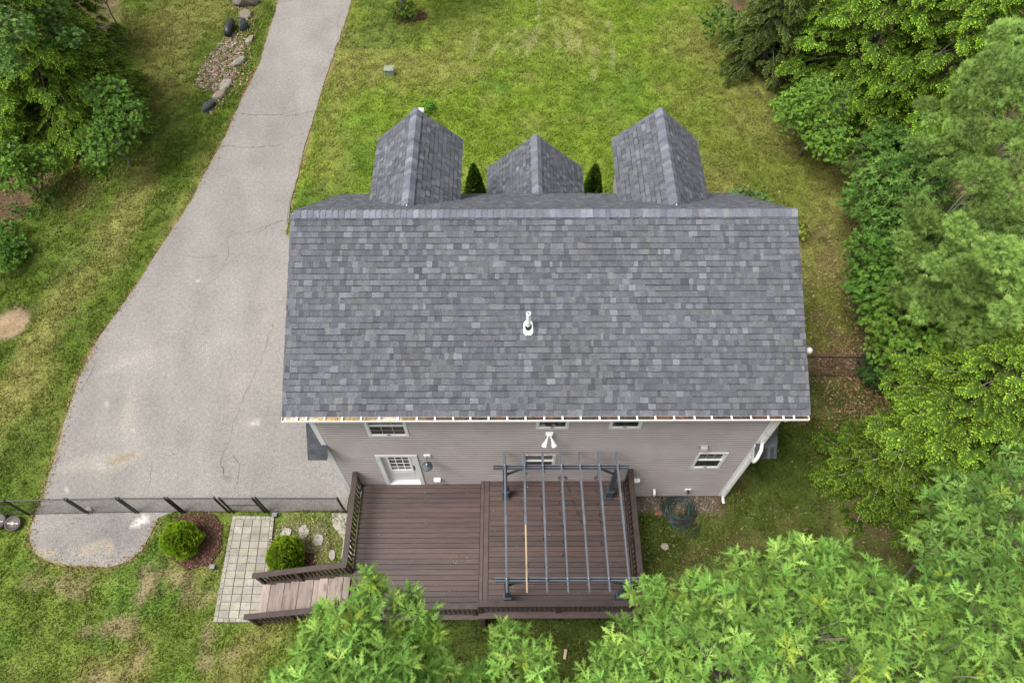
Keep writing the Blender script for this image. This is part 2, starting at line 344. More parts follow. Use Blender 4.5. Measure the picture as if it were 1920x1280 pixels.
def ground_z(x, y): return (fbm(x, y, 2.5, 3)-.5)*.05 - .035
def make_grass():
    dens = 620
    lo = np.array([-22, -5.2]); hi = np.array([16.5, 27.5]); A = np.prod(hi-lo); n = int(A*dens)
    p = rng.random((n, 2))*(hi-lo)+lo; x, y = p.T
    px, py, _ = project(np.c_[x, y, np.zeros(n)])
    keep = (px > -60) & (px < 1980) & (py > -60) & (py < 1340)
    p = p[keep]; x, y = p.T
    inw = inside(WOODR, x, y) | inside(WOODL, x, y)
    bad = inside(DRIVE, x, y) | inside(HOUSE, x, y) | inside(PATIO, x, y) | inside(MULCH1, x, y) | inside(MULCH2, x, y) | (inw & (rng.random(len(x)) < .85))
    bad |= (x > -5) & (x < 2.35) & (y > -3.3) & (y < 0.05)
    bad |= (np.abs(y+.28) < .3) & (x > 2.2) & (x < 5.4) & (rng.random(len(x)) < .85)
    p = p[~bad]; x, y = p.T; n = len(x)
    c = lawn_colour(x, y)
    barren = np.clip((c[:, 0]-c[:, 1])*14, 0, .97)             # bare soil carries few blades
    k = rng.random(n) > barren; p = p[k]; x, y = p.T; n = len(x); c = c[k]
    clump = np.clip((fbm(x, y, .28, 51, 3)-.5)*1.5+.5, 0, 1); h = (.035+.085*sstep(.3, .7, clump))*(.7+.6*rng.random(n))
    ang = rng.random(n)*2*np.pi; lean = .25+.9*rng.random(n)
    # neighbouring blades lean alike, as mown grass does
    ang += (fbm(x, y, .5, 61, 2)-.5)*8
    wdt = .010+.012*rng.random(n)
    z = ground_z(x, y)
    dx, dy = np.cos(ang), np.sin(ang)
    base = np.c_[x, y, z]
    a = base + np.c_[-dy*wdt, dx*wdt, np.zeros(n)]; b = base - np.c_[-dy*wdt, dx*wdt, np.zeros(n)]
    t = base + np.c_[dx*h*lean, dy*h*lean, h]
    v = np.stack([a, b, t], 1).reshape(-1, 3)
    c = c*(.78+.50*clump[:, None])*(.84+.34*rng.random((n, 1)))
    straw = rng.random(n) < .04; c[straw] = np.array((.30, .26, .12))*(.7+.5*rng.random((straw.sum(), 1)))
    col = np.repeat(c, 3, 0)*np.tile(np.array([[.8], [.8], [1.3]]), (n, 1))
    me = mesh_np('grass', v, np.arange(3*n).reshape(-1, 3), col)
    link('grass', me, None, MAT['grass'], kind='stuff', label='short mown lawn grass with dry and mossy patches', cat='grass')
make_grass()

# driveway: a sheet clipped to its outline on a fine grid, with colour for stains
def outline_sheet(name, poly, z, m, colfn, step=.12, jag=.03, **kw):
    import bmesh
    P = []
    for i in range(len(poly)):
        a = poly[i]; b = poly[(i+1) % len(poly)]; k = max(1, int(np.hypot(*(b-a))/.18))
        for t in np.arange(k)/k: P.append(a+(b-a)*t)
    P = np.array(P); P += (np.c_[fbm(P[:,0], P[:,1], .5, 81), fbm(P[:,0], P[:,1], .5, 87)]-.5)*jag*4
    bm = bmesh.new(); vs = [bm.verts.new((p[0], p[1], z)) for p in P]; bm.faces.new(vs)
    lo = P.min(0); hi = P.max(0)
    for ax in (0, 1):
        for c in np.arange(lo[ax]+step, hi[ax], step):
            co = [0, 0, 0]; no = [0, 0, 0]; co[ax] = c; no[ax] = 1
            bmesh.ops.bisect_plane(bm, geom=bm.verts[:]+bm.edges[:]+bm.faces[:], plane_co=co, plane_no=no, dist=1e-5)
    bmesh.ops.recalc_face_normals(bm, faces=bm.faces[:])
    if bm.faces[:][0].normal.z < 0: bmesh.ops.reverse_faces(bm, faces=bm.faces[:])
    edge = [e for e in bm.edges if e.is_boundary]
    r = bmesh.ops.extrude_edge_only(bm, edges=edge)
    for g in r['geom']:
        if isinstance(g, bmesh.types.BMVert): g.co.z -= .05
    me = bpy.data.meshes.new(name); bm.to_mesh(me); bm.free()
    co = np.zeros(len(me.vertices)*3); me.vertices.foreach_get('co', co); co = co.reshape(-1, 3)
    c = colfn(co[:, 0], co[:, 1]); a = me.attributes.new('col', 'FLOAT_COLOR', 'POINT')
    a.data.foreach_set('color', np.c_[c, np.ones(len(c))].astype(np.float32).ravel())
    return link(name, me, None, m, **kw)
def drive_colour(x, y):
    base = np.array((.198, .186, .171)); n1 = fbm(x, y, 2.5, 21); n2 = fbm(x, y, .8, 23); n3 = fbm(x*2.2+y*.5, y*.35, 1.2, 29)
    c = base*(.80+.22*n1+.22*n3)[:, None]
    def blob(px, py, rx, ry, rot=0, soft=.5, jit=.6):
        q = at(px, py); u = x-q[0]; v = y-q[1]; u, v = u*math.cos(rot)+v*math.sin(rot), -u*math.sin(rot)+v*math.cos(rot)
        return 1-sstep(1-soft, 1+soft, np.hypot(u/rx, v/ry)+(n2-.5)*jit)
    def mix(c, t, k): k = np.clip(k, 0, 1)[:, None]; return c*(1-k)+np.asarray(t)*k
    c = mix(c, (.20,.185,.175), sstep(1.2,-.6,poly_dist(DRIVE[:16], x, y, False))*.5)
    c = mix(c, (.27,.245,.21), blob(228,860,.75,.26,.35)*.7); c = mix(c, (.19,.15,.10), blob(226,859,.45,.13,.35,.3)*.75)
    c = mix(c, (.20,.185,.17), blob(140,840,.8,.6)*.7); c = mix(c, (.29,.265,.23), (blob(145,870,.9,.18,.25,.8)+blob(255,672,.9,.12,.5,.8)+blob(240,775,.2,.9,.2,.8))*.45)
    c = mix(c, (.25,.232,.21), (blob(265,650,1.2,.8)+blob(520,560,.5,2.2,0,.8)+blob(460,700,.4,2,0,.8))*.4)
    c = mix(c, (.66,.66,.64), blob(257,980,.26,.11,.6,.45,2.2)*.95)
    for a in ((370,527,.09,.05),(478,792,.18,.10),(247,806,.06,.06),(200,757,.04,.10),(126,918,.04,.04),(340,805,.03,.03)): c = mix(c, (.42,.40,.38), blob(*a,.4,.7,1.6)*.6)
    c = mix(c, (.16,.15,.145), blob(170,1005,1.3,.6)*.55 + blob(230,1010,.9,.5)*.4)
    c = mix(c, (.30,.25,.18), (blob(165,1030,.5,.2,.4,.4,2)+blob(85,1035,.4,.12,0,.4,2)+blob(205,1030,.15,.2,0,.4,2))*.55)
    c = mix(c, (.10,.095,.09), blob(427,896,.08,.07)*.6 + blob(508,796,.03,.06)*.8)
    c = mix(c, (.23,.17,.11), (1-sstep(0,.08,poly_dist(DRIVE, x, y)))*.4)
    return c
drive = outline_sheet('driveway', DRIVE, .0, MAT['asphalt'], drive_colour, kind='structure')

def crack(px_pts, width=.02, jitter=.05, seed=0, branch=True, z=.004):
    r = random.Random(seed); pts = G(*px_pts); P = []
    for i in range(len(pts)-1):
        k = max(2, int(np.hypot(*(pts[i+1]-pts[i]))/.10))
        for t in range(k): P.append(pts[i]+(pts[i+1]-pts[i])*t/k)
    P.append(pts[-1]); P = np.array(P); n = len(P)
    off = np.cumsum([r.gauss(0, jitter*.6) for _ in range(n)]); off -= np.linspace(off[0], off[-1], n)
    d = np.gradient(P, axis=0); d /= np.linalg.norm(d, axis=1)[:, None]+1e-9; nrm = np.c_[-d[:, 1], d[:, 0]]; P = P+nrm*(off[:, None]+np.array([[r.gauss(0, .012)] for _ in range(n)]))
    w = np.array([width*.5*r.uniform(.25, 1.3) for _ in range(n)]); w[0] = w[-1] = .001
    b = MB(); v = []
    for i in range(n): v += [(*(P[i]+nrm[i]*w[i]), z), (*(P[i]-nrm[i]*w[i]), z)]
    b.add(v, [(2*i, 2*i+1, 2*i+3, 2*i+2) for i in range(n-1)])
    b.build('crack', MAT['crack'], drive)
for i, (pp, w) in enumerate([
    (((443,212),(500,216),(545,218),(590,208),(626,209)),.05), (((525,218),(540,190),(560,165)),.018), (((415,275),(470,277),(520,272),(532,268)),.04), (((470,277),(472,290)),.015),
    (((585,255),(570,290),(560,310)),.018), (((600,240),(570,250),(535,262)),.016), (((525,330),(556,328)),.02), (((520,4),(575,0)),.03), (((605,20),(612,40),(640,60),(628,95)),.022),
    (((640,20),(632,70),(618,110),(600,145)),.025), (((600,60),(630,50)),.014), (((480,440),(500,425),(535,412)),.05), (((415,448),(445,438),(480,430),(505,418)),.025), (((430,478),(405,520),(375,545),(360,560)),.022), (((430,480),(425,450),(440,430)),.02), (((320,475),(370,482),(410,480)),.018),
    (((515,600),(490,680),(460,740),(440,790),(432,820)),.022), (((432,820),(420,850),(418,880),(419,900)),.035), (((438,852),(447,870),(445,900),(438,925)),.03), (((310,855),(330,850)),.018), (((360,800),(352,830)),.012), (((285,872),(282,905),(275,920)),.025), (((240,870),(236,885)),.02),
    (((180,680),(160,720),(150,735)),.03), (((240,555),(215,590)),.03), (((340,660),(375,663)),.015), (((560,330),(545,380),(540,420)),.035), (((350,600),(345,640),(350,660)),.012), (((420,500),(460,470)),.012), (((210,980),(215,960)),.02), (((135,845),(150,838)),.025)]):
    crack(pp, w*.62, .035 if w > .02 else .025, 100+i)

# ------------------------------------------------------------------ house
XL, XR = -5.5, 5.40                      # body
RX = 5.9                                 # roof half width
YE, ZE, YR, ZR, YF, ZF = -.2, 5.97, 4.17, 7.81, 7.86, 4.45
house = empty('house', (0, 0, 0), 'two storey taupe sided house with dark grey shingle roof and dormers', 'house')
SL = (ZR-ZE)/(YR-YE); SF = (ZR-ZF)/(YF-YR)

def tone_tabs(tabs):
    k = np.array([1.10 if t[2] else .90 for t in tabs]); return tone(len(tabs))*k[:, None]
def tone(n, warm=.12):
    """albedo of n shingle tabs"""
    pal = np.array([(.080,.083,.097),(.087,.090,.104),(.072,.075,.088),(.098,.101,.115),(.088,.087,.098),(.122,.126,.140),(.102,.102,.104),(.062,.064,.076),(.084,.085,.092)])
    w = np.array([.2,.19,.14,.12,.1,.12,.05,.05,.04]); i = rng.choice(len(pal), n, p=w/w.sum())
    m_ = pal.mean(0)*np.array((.97,1.0,1.04)); return (m_+(pal[i]-m_)*.8)*(.94+.22*rng.random((n, 1)))
def shingle_rows(O, ex, es, W, L, expo=.143, clip=None):
    """tabs as (8,3) wedge corner arrays, rows from the eave up; ex along the course, es up the slope"""
    O = np.array(O, float); ex = np.array(ex, float); ex /= np.linalg.norm(ex); es = np.array(es, float); es /= np.linalg.norm(es); nn = np.cross(ex, es)
    if nn[2] < 0: nn = -nn
    out = []; rows = int(L/expo)+1
    for i in range(rows):
        v0 = i*expo; v1 = min(v0+expo*1.12, L)
        if v1-v0 < .02: break
        u = -rng.random()*.25; thick = rng.random() < .5
        while u < W:
            w = rng.choice([.06,.10,.13,.15,.17,.19]) if thick else rng.choice([.08,.11,.14,.17,.2])
            a, b = max(u, 0), min(u+w, W); u += w
            t0 = .015 if thick else .009; thick = not thick if rng.random() < .8 else thick
            if b-a < .02: continue
            vv = v0; g = .0004
            q = [O+ex*(a+g)+es*vv, O+ex*(b-g)+es*vv, O+ex*(b-g)+es*v1, O+ex*(a+g)+es*v1]
            out.append((np.array(q + [q[0]+nn*t0, q[1]+nn*t0, q[2]+nn*(.004+(t0 > .01)*.004), q[3]+nn*(.004+(t0 > .01)*.004)]), i, t0 > .01))
    return out
BOXF = np.array([(0,3,2,1),(4,5,6,7),(0,1,5,4),(1,2,6,5),(2,3,7,6),(3,0,4,7)])
def orient(v, f):
    a, b, c = v[4], v[5], v[6]
    return f if np.cross(b-a, c-a)[2] > 0 else f[:, ::-1]
def joined_tabs(name, tabs, parent, cols=None):
    n = len(tabs); v = np.concatenate([t[0] for t in tabs]); cols = tone_tabs(tabs) if cols is None else cols
    f = np.concatenate([orient(t[0], BOXF)+8*i for i, t in enumerate(tabs)])
    return link(name, mesh_np(name, v, f, np.repeat(cols, 8, 0)), parent, MAT['shingle'], kind='stuff')
def single_tab(tab, col, parent, cache={}):
    v = tab[0]; c = v[:4].mean(0); q = np.round((v-c)*200)/200; key = tuple(np.round((v-c).ravel()*1500).astype(int))
    if key not in cache:
        me = bpy.data.meshes.new('shingle'); me.from_pydata((v-c).tolist(), [], orient(v, BOXF).tolist()); me.materials.append(MAT['shingle1']); cache[key] = me
    o = link('shingle', cache[key], parent, loc=tuple(c)); o.color = (*col, 1); return o

# roof decks (sheathing, fascia and rake boards below the shingles)
def slab(name, p, m, t=.07, parent=house):
    b = MB(); p = [Vector(q) for q in p]; n = (p[1]-p[0]).cross(p[2]-p[0]).normalized()
    if n.z < 0: n = -n
    b.prism([q-n*.004 for q in p], -n*t); return b.build(name, m, parent)
roof = slab('roof', [(-RX,YE,ZE),(RX,YE,ZE),(RX,YR-.03,ZR-.02),(-RX,YR-.03,ZR-.02)], MAT['white'], .14); roof['label'] = 'low pitched rear roof slope of grey shingles'
roof_f = slab('roof', [(-RX,YF,ZF),(RX,YF,ZF),(RX,YR+.06,ZR-.075),(-RX,YR+.06,ZR-.075)], MAT['white'], .13); roof_f['label'] = 'steep front roof slope of grey shingles'
L = math.hypot(YR-YE, ZR-ZE)
tabs = shingle_rows((-RX-.03,YE-.03,ZE-.012), (1,0,0), (0,1,SL), 2*RX+.06, L-.02)
cols = tone_tabs(tabs)
# faint warm or pale drifts across the rear slope
cen = np.array([t[0].mean(0) for t in tabs]); k = fbm(cen[:,0], cen[:,1]*2, 1.6, 14); cols = cols*(1+.22*(k-.5))[:, None]; cols[:, 2] *= 1-.06*sstep(.5, .75, fbm(cen[:,0], cen[:,1], 1.2, 15))
ordr = np.argsort(cen[:, 1]); first = set(ordr[:300].tolist())
for i in sorted(first): single_tab(tabs[i], cols[i], roof)
rest = [i for i in range(len(tabs)) if i not in first]
joined_tabs('shingle_field', [tabs[i] for i in rest], roof, cols[rest])
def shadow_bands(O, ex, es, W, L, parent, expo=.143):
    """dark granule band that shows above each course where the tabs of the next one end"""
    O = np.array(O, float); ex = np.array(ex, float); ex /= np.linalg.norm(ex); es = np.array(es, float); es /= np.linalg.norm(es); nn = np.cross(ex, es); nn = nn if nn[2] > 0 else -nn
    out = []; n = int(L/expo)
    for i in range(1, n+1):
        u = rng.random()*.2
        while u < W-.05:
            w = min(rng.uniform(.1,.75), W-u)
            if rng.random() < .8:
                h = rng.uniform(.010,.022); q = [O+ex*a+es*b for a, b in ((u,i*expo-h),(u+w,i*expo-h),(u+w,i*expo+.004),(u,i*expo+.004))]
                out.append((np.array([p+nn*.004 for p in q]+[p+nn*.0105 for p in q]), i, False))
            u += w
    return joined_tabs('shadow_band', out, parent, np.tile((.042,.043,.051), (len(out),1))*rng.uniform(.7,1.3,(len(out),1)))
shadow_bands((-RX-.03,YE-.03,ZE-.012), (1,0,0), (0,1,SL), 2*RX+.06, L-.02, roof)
LF = math.hypot(YF-YR, ZR-ZF)
joined_tabs('shingle_field', shingle_rows((-RX-.03,YF+.03,ZF-.02), (1,0,0), (0,-1,SF), 2*RX+.06, LF), roof_f)

def ridge_caps(p, q, drop, half, parent, step=.145, lip=True):
    """bent cap shingles laid along a ridge from p to q; drop = fall per unit of half width on either side"""
    p = np.array(p, float); q = np.array(q, float); d = q-p; ln = np.linalg.norm(d); d /= ln; s = np.cross(d, (0,0,1)); s /= np.linalg.norm(s); n = int(ln/step)
    tabs_v = []; fs = []; cc = []; cols = tone(n+1)*1.38; cols[:, 2] *= 1.04
    prof = [(-1, drop[0]), (-.55, drop[0]*.5), (-.2, drop[0]*.11), (.2, drop[1]*.11), (.55, drop[1]*.5), (1, drop[1])]
    for i in range(n):
        a = p+d*step*i; b = a+d*step*1.25; base = len(tabs_v)
        for e, up in ((a, .030), (b, .012)):
            for u, dr in prof: tabs_v.append(e+s*u*half+np.array((0,0,up-dr*half)))
        for u, dr in prof: tabs_v.append(a+s*u*half+np.array((0,0,.004-dr*half)))
        for j in range(5): fs += [(base+j, base+j+1, base+7+j, base+6+j), (base+12+j, base+13+j, base+1+j, base+j)]
        fs += [(base+0, base+6, base+12, base+12), (base+5, base+17, base+11, base+11)]
        cc += [cols[i]]*18
    f4 = np.array([x for x in fs if len(set(x)) == 4])
    me = mesh_np('ridge_cap', np.array(tabs_v), f4, np.array(cc)); return link('ridge_cap', me, parent, MAT['shingle'], kind='stuff')
ridge_caps((RX+.02,YR,ZR+.015), (-RX-.02,YR,ZR+.015), (SL, SF), .17, roof)

# dormers and the entry porch gable at the front
def gable(name, x, zr, half, ze, yfront, yback, wallhalf, wallbot, label):
    d = empty(name, (0,0,0), parent=house); d['label'] = label
    sl = (zr-ze)/half; Lg = math.hypot(half, zr-ze)
    for sgn in (-1, 1):
        e = x+sgn*half
        slab('roof_deck', [(e,yfront,ze),(e,yback,ze),(x,yback,zr),(x,yfront,zr)], MAT['white'], .12, d)
        joined_tabs('shingle_field', shingle_rows((e+sgn*.02,yfront+.03,ze-.02), (0,-1,0), (-sgn,0,sl), yfront-yback+.03, Lg), d)
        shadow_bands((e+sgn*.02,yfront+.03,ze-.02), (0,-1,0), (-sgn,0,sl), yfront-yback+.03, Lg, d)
    ridge_caps((x,yfront+.03,zr+.012), (x,yback+.1,zr+.012), (sl, sl), .16, d)
    b = MB(); zt = lambda u: zr-.16-abs(u)*sl
    b.prism([(x-wallhalf,yfront-.25,wallbot),(x+wallhalf,yfront-.25,wallbot),(x+wallhalf,yfront-.25,zt(wallhalf)),(x,yfront-.25,zt(0)),(x-wallhalf,yfront-.25,zt(wallhalf))], (0,-(yfront-.25-yback),0))
    b.build('wall', MAT['siding'], d)
    return d
for x, lab in ((-3.39, 'front dormer nearer the driveway'), (3.38, 'front dormer nearer the woods')):
    d = gable('dormer', x, 7.0, 1.215, 5.9, 8.62, 4.95, 1.02, 4.2, lab)
    b = MB(); b.box((x-.45,8.37,4.95),(x+.45,8.40,6.2)); w = b.build('window', MAT['white'], d); b = MB(); b.box((x-.38,8.40,5.02),(x+.38,8.405,6.13)); b.build('pane', MAT['glass'], d)
pg = gable('porch', 0.03, 4.5, 1.57, 3.1, 10.32, 7.3, .2, 4.0, 'gabled entry porch at the front')
b = MB(); b.box((-1.35,8,.02),(1.4,10.15,.35)); b.build('porch_floor', MAT['concrete'], pg)
for sx in (-1.3, 1.36):
    b = MB(); b.lathe([(.09,.35),(.09,3.05)], (sx,10.1,0), 10); b.build('column', MAT['white'], pg)
b = MB(); b.box((-1.5,9.98,2.9),(1.56,10.2,3.08)); b.build('beam', MAT['white'], pg)

# lower tails of the cape roof beside the rear wall
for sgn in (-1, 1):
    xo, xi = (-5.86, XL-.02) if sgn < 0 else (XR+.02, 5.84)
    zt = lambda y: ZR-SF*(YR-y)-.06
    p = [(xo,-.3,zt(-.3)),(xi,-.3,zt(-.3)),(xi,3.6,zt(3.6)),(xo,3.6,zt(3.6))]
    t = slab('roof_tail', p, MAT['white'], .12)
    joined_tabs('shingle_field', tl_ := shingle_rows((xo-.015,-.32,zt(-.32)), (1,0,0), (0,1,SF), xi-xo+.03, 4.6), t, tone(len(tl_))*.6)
    t['label'] = 'narrow shingled roof tail beside the rear corner'
    # small return over the corner board
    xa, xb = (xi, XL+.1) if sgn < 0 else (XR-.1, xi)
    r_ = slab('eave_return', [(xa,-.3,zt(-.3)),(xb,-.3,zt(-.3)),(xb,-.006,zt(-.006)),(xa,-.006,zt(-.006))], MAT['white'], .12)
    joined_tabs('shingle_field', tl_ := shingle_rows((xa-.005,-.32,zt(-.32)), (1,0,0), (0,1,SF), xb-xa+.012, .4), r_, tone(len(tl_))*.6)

# walls: shell, then lapped siding boards round true openings
b = MB(); gz_ = [(0,.12),(0,5.80),(4.17,7.60),(7.5,4.55),(7.5,.12)]
for xx, e in ((XL+.02, .10), (XR-.12, .10)): b.prism([(xx,y+.03 if y == 0 else y,z) for y, z in gz_], (e,0,0))
b.build('gable_wall_core', MAT['siding'], house)
b = MB(); b.box((XL+.13,7.3,.12),(XR-.13,7.48,4.5)); b.build('front_wall', MAT['siding'], house)
def siding_side(x, sgn):
    b = MB(); z = .12
    while z < 7.5:
        z1 = min(z+.127, 7.58); y0 = .0 if z1 < 5.80 else (z1-5.80)/(7.60-5.80)*4.17; y1 = 7.5 if z1 < 4.55 else 7.5-(z1-4.55)/(7.60-4.55)*3.33
        if y1-y0 > .1: b.add([(x+sgn*.018,y0,z),(x+sgn*.018,y1,z),(x+sgn*.004,y1,z1),(x+sgn*.004,y0,z1),(x,y0,z),(x,y1,z)], [(0,1,2,3),(4,5,1,0)] if sgn > 0 else [(3,2,1,0),(0,1,5,4)])
        z = z1
    b.build('siding', MAT['siding'], house, kind='stuff')
siding_side(XL, -1); siding_side(XR, 1)
OPEN = dict(w1=(-4.24,-3.26,4.46,5.55), w2=(-.20,.58,4.86,5.70), w3=(1.53,2.30,4.86,5.70), w4=(-.49,.37,2.33,3.27), w5=(4.02,4.80,2.31,3.34), door=(-4.30,-3.22,1.19,3.28))
b = MB(); xs = sorted({XL+.02, XR-.02} | {v for o in OPEN.values() for v in o[:2]}); zs = sorted({.12, 5.85} | {v for o in OPEN.values() for v in o[2:]})
for i in range(len(xs)-1):
    for j in range(len(zs)-1):
        cx, cz = (xs[i]+xs[i+1])/2, (zs[j]+zs[j+1])/2
        if not any(o[0] < cx < o[1] and o[2] < cz < o[3] for o in OPEN.values()): b.box((xs[i],.022,zs[j]),(xs[i+1],.12,zs[j+1]))
b.build('rear_wall_core', MAT['siding'], house)
b = MB(); b.box((XL+.2,.5,.2),(XR-.2,.52,5.6)); b.build('room_partition', MAT['grey'], house)
z = .10; EXPO = .128
while z < 5.8:
    z1 = z+EXPO; segs = [(XL+.10, XR-.10)]
    for o in OPEN.values():
        if z1 > o[2]+.02 and z < o[3]-.02:
            ns = []
            for s in segs:
                if o[1] <= s[0] or o[0] >= s[1]: ns.append(s)
                else:
                    if o[0]-s[0] > .02: ns.append((s[0], o[0]))
                    if s[1]-o[1] > .02: ns.append((o[1], s[1]))
            segs = ns
    for s in segs:
        b = MB(); m = .0
        a_, c_ = s
        pr_ = [(.004,z-.001),(-.034,z),(-.032,z+.055),(-.004,z+.080),(-.003,z1+.004)]
        b.add([(xx,y,q) for xx in (a_, c_) for y, q in pr_], [(0,5,6,1),(1,6,7,2),(2,7,8,3),(3,8,9,4),(0,1,2,3,4),(9,8,7,6,5)])
        b.build('siding_board', MAT['siding'], house)
    z = z1
for x0, x1, y0 in ((XL-.02,XL+.105,-.03),(XR-.105,XR+.02,-.03)):
    b = MB(); b.box((x0,y0,.08),(x1,.0,5.86)); b.box((x0 if x0 < 0 else x1-.02,.0,.08),(x0+.02 if x0 < 0 else x1,.1,5.75)); b.build('corner_board', MAT['white'], house)
b = MB(); b.box((XL-.01,YE+.02,5.80),(XR+.01,.05,5.84)); b.build('soffit', MAT['white'], house)
b = MB(); b.box((XL+.02,.012,-.25),(XR-.02,.2,.115)); b.box((XL+.02,.2,-.25),(XL+.2,7.5,.115)); b.box((XR-.2,.2,-.25),(XR-.02,7.5,.115)); b.box((XL+.2,7.3,-.25),(XR-.2,7.5,.115)); b.build('foundation', MAT['found'], house)

def window(key, sash='half', grid=None):
    x0, x1, z0, z1 = OPEN[key]; w = empty('window', (0,0,0), parent=house)
    t = .06
    b = MB(); b.box((x0,-.040,z0),(x1,.012,z0+t)); b.box((x0,-.040,z1-t),(x1,.012,z1)); b.box((x0,-.040,z0+t),(x0+t,.012,z1-t)); b.box((x1-t,-.040,z0+t),(x1,.012,z1-t)); b.build('casing', MAT['white'], w)
    a, c, e, f = x0+t, x1-t, z0+t, z1-t; r = .024; mid = (e+f)/2
    for q0, q1, yy in ((e, mid+.012, -.026), (mid-.012, f, .006)):
        b = MB(); b.box((a,yy,q0),(c,yy+.03,q0+r)); b.box((a,yy,q1-r),(c,yy+.03,q1)); b.box((a,yy,q0+r),(a+r,yy+.03,q1-r)); b.box((c-r,yy,q0+r),(c,yy+.03,q1-r)); b.build('sash', MAT['white'], w)
        b = MB(); b.box((a+r,yy+.012,q0+r),(c-r,yy+.018,q1-r)); b.build('pane', MAT['glass'], w)
        if grid and (grid[2] == 'both' or (grid[2] == 'top' and q0 > e+.1)):
            for i in range(1, grid[0]): xx = a+r+(c-a-2*r)*i/grid[0]; b = MB(); b.box((xx-.008,yy+.006,q0+r),(xx+.008,yy+.0115,q1-r)); b.build('muntin', MAT['taupe'], w)
            for i in range(1, grid[1]): zz = q0+r+(q1-q0-2*r)*i/grid[1]; b = MB(); b.box((a+r,yy+.002,zz-.008),(c-r,yy+.0055,zz+.008)); b.build('muntin', MAT['taupe'], w)
    b = MB(); b.box(((x0+x1)/2-.04,-.050,z0+t+.005),((x0+x1)/2+.04,-.027,z0+t+.02)); b.build('latch', MAT['grey'], w)
    return w
window('w1', grid=(3,2,'both')); window('w2'); window('w3'); window('w4', grid=(3,2,'top')); window('w5', grid=(3,2,'top'))

x0, x1, z0, z1 = OPEN['door']; dr = empty('door', (0,0,0), parent=house)
t = .11
b = MB(); b.box((x0,-.05,z0),(x0+t,.06,z1)); b.box((x1-t,-.05,z0),(x1,.06,z1)); b.box((x0+t,-.05,z1-t),(x1-t,.06,z1)); b.build('casing', MAT['white'], dr)
b = MB(); b.box((x0+t,-.06,z0),(x1-t,.06,z0+.05)); b.build('threshold', MAT['white'], dr)
px0, px1, pz0, pz1 = x0+t, x1-t, z0+.05, z1-t; gx0, gx1, gz0, gz1 = px0+.15, px1-.15, z0+.85, pz1-.15
b = MB(); b.box((px0,.06,pz0),(gx0,.1,pz1)); b.box((gx1,.06,pz0),(px1,.1,pz1)); b.box((gx0,.06,pz0),(gx1,.1,gz0)); b.box((gx0,.06,gz1),(gx1,.1,pz1)); b.build('door_leaf', MAT['white'], dr)
b = MB(); m = .05
b.box((gx0-.03,.04,gz0-.03),(gx0+.02,.06,gz1+.03)); b.box((gx1-.02,.04,gz0-.03),(gx1+.03,.06,gz1+.03)); b.box((gx0+.02,.04,gz0-.03),(gx1-.02,.06,gz0+.02)); b.box((gx0+.02,.04,gz1-.02),(gx1-.02,.06,gz1+.03)); b.build('glazing_frame', MAT['whitep'], dr)
b = MB(); b.box((gx0,.075,gz0),(gx1,.08,gz1)); b.build('pane', MAT['glass'], dr)
for i in (1, 2):
    xx = gx0+(gx1-gx0)*i/3; b = MB(); b.box((xx-.011,.055,gz0+.02),(xx+.011,.07,gz1-.02)); b.build('muntin', MAT['whitep'], dr)
for i in (1, 2, 3):
    zz = gz0+(gz1-gz0)*i/4; b = MB(); b.box((gx0+.02,.045,zz-.011),(gx1-.02,.054,zz+.011)); b.build('muntin', MAT['whitep'], dr)
for pz in (.35,):
    b = MB(); b.box((px0+.12,.05,pz0+.12),(px1-.12,.059,gz0-.14)); b.build('panel', MAT['white'], dr)
for zz in (2.2, 2.36):
    b = MB(); b.lathe([(.0,-.012),(.03,-.012),(.034,.0),(.02,.02),(.012,.05)], (px1-.075,.0,zz), 10, 'y'); b.build('handle', MAT['black'], dr)

# gutter with hangers and the debris in it
g0, g1 = YE-.03, YE-.128; GZ = ZE-.012
b = MB(); X0, X1 = -RX-.01, RX-.03
b.box((X0,g1,GZ-.075),(X1,g0,GZ-.062)); b.box((X0,g1-.010,GZ-.075),(X1,g1,GZ+.01)); b.box((X0,g1-.022,GZ-.004),(X1,g1-.010,GZ+.01)); b.box((X0,g0,GZ-.075),(X1,g0+.01,GZ+.0)); b.box((X0-.008,g1-.010,GZ-.075),(X0,g0+.01,GZ+.009)); b.box((X1,g1-.010,GZ-.075),(X1+.008,g0+.01,GZ+.009))
gut = b.build('gutter', MAT['gutter'], house); gut['label'] = 'white rear gutter with hangers, full of debris'
hx = [on_wall(px, 780, -.3)[0]*.985 for px in (545,563,598,632,669,704,740,776,811,846,879,914,950,985,1021,1056,1091,1127,1164,1199,1234,1270,1309,1342,1380,1417,1450,1479,1499)]
for x in hx: b = MB(); b.box((x-.020,g1-.002,GZ-.006),(x+.020,g0+.02,GZ+.006)); b.build('hanger', MAT['gutter'], gut)
n = 420; xs = np.linspace(X0+.01, X1-.01, n); v = []; cc = []
for i, x in enumerate(xs):
    k = float(sstep(-5.9, -1.2, np.array(x))); n1 = float(vnoise(x, 0, .5, 3))
    col = np.array((.36,.25,.10))*(1-k)+np.array((.030,.022,.013))*k
    if n1 > .62 and k > .5: col = np.array((.075,.032,.016))
    if n1 < .35 and k < .6: col = np.array((.42,.37,.26))
    for y in (g0-.002, (g0+g1)/2, g1+.002): v.append((x, y, GZ-.058+.02*vnoise(x, y*5, .15, 4)+.015*random.random())); cc.append(col*(.7+.6*random.random()))
f = [(3*i+j, 3*i+j+1, 3*i+4+j, 3*i+3+j)[::-1] for i in range(n-1) for j in (0, 1)]
link('gutter_debris', mesh_np('gutter_debris', v, f, np.array(cc)), gut, MAT['debris'], kind='stuff')

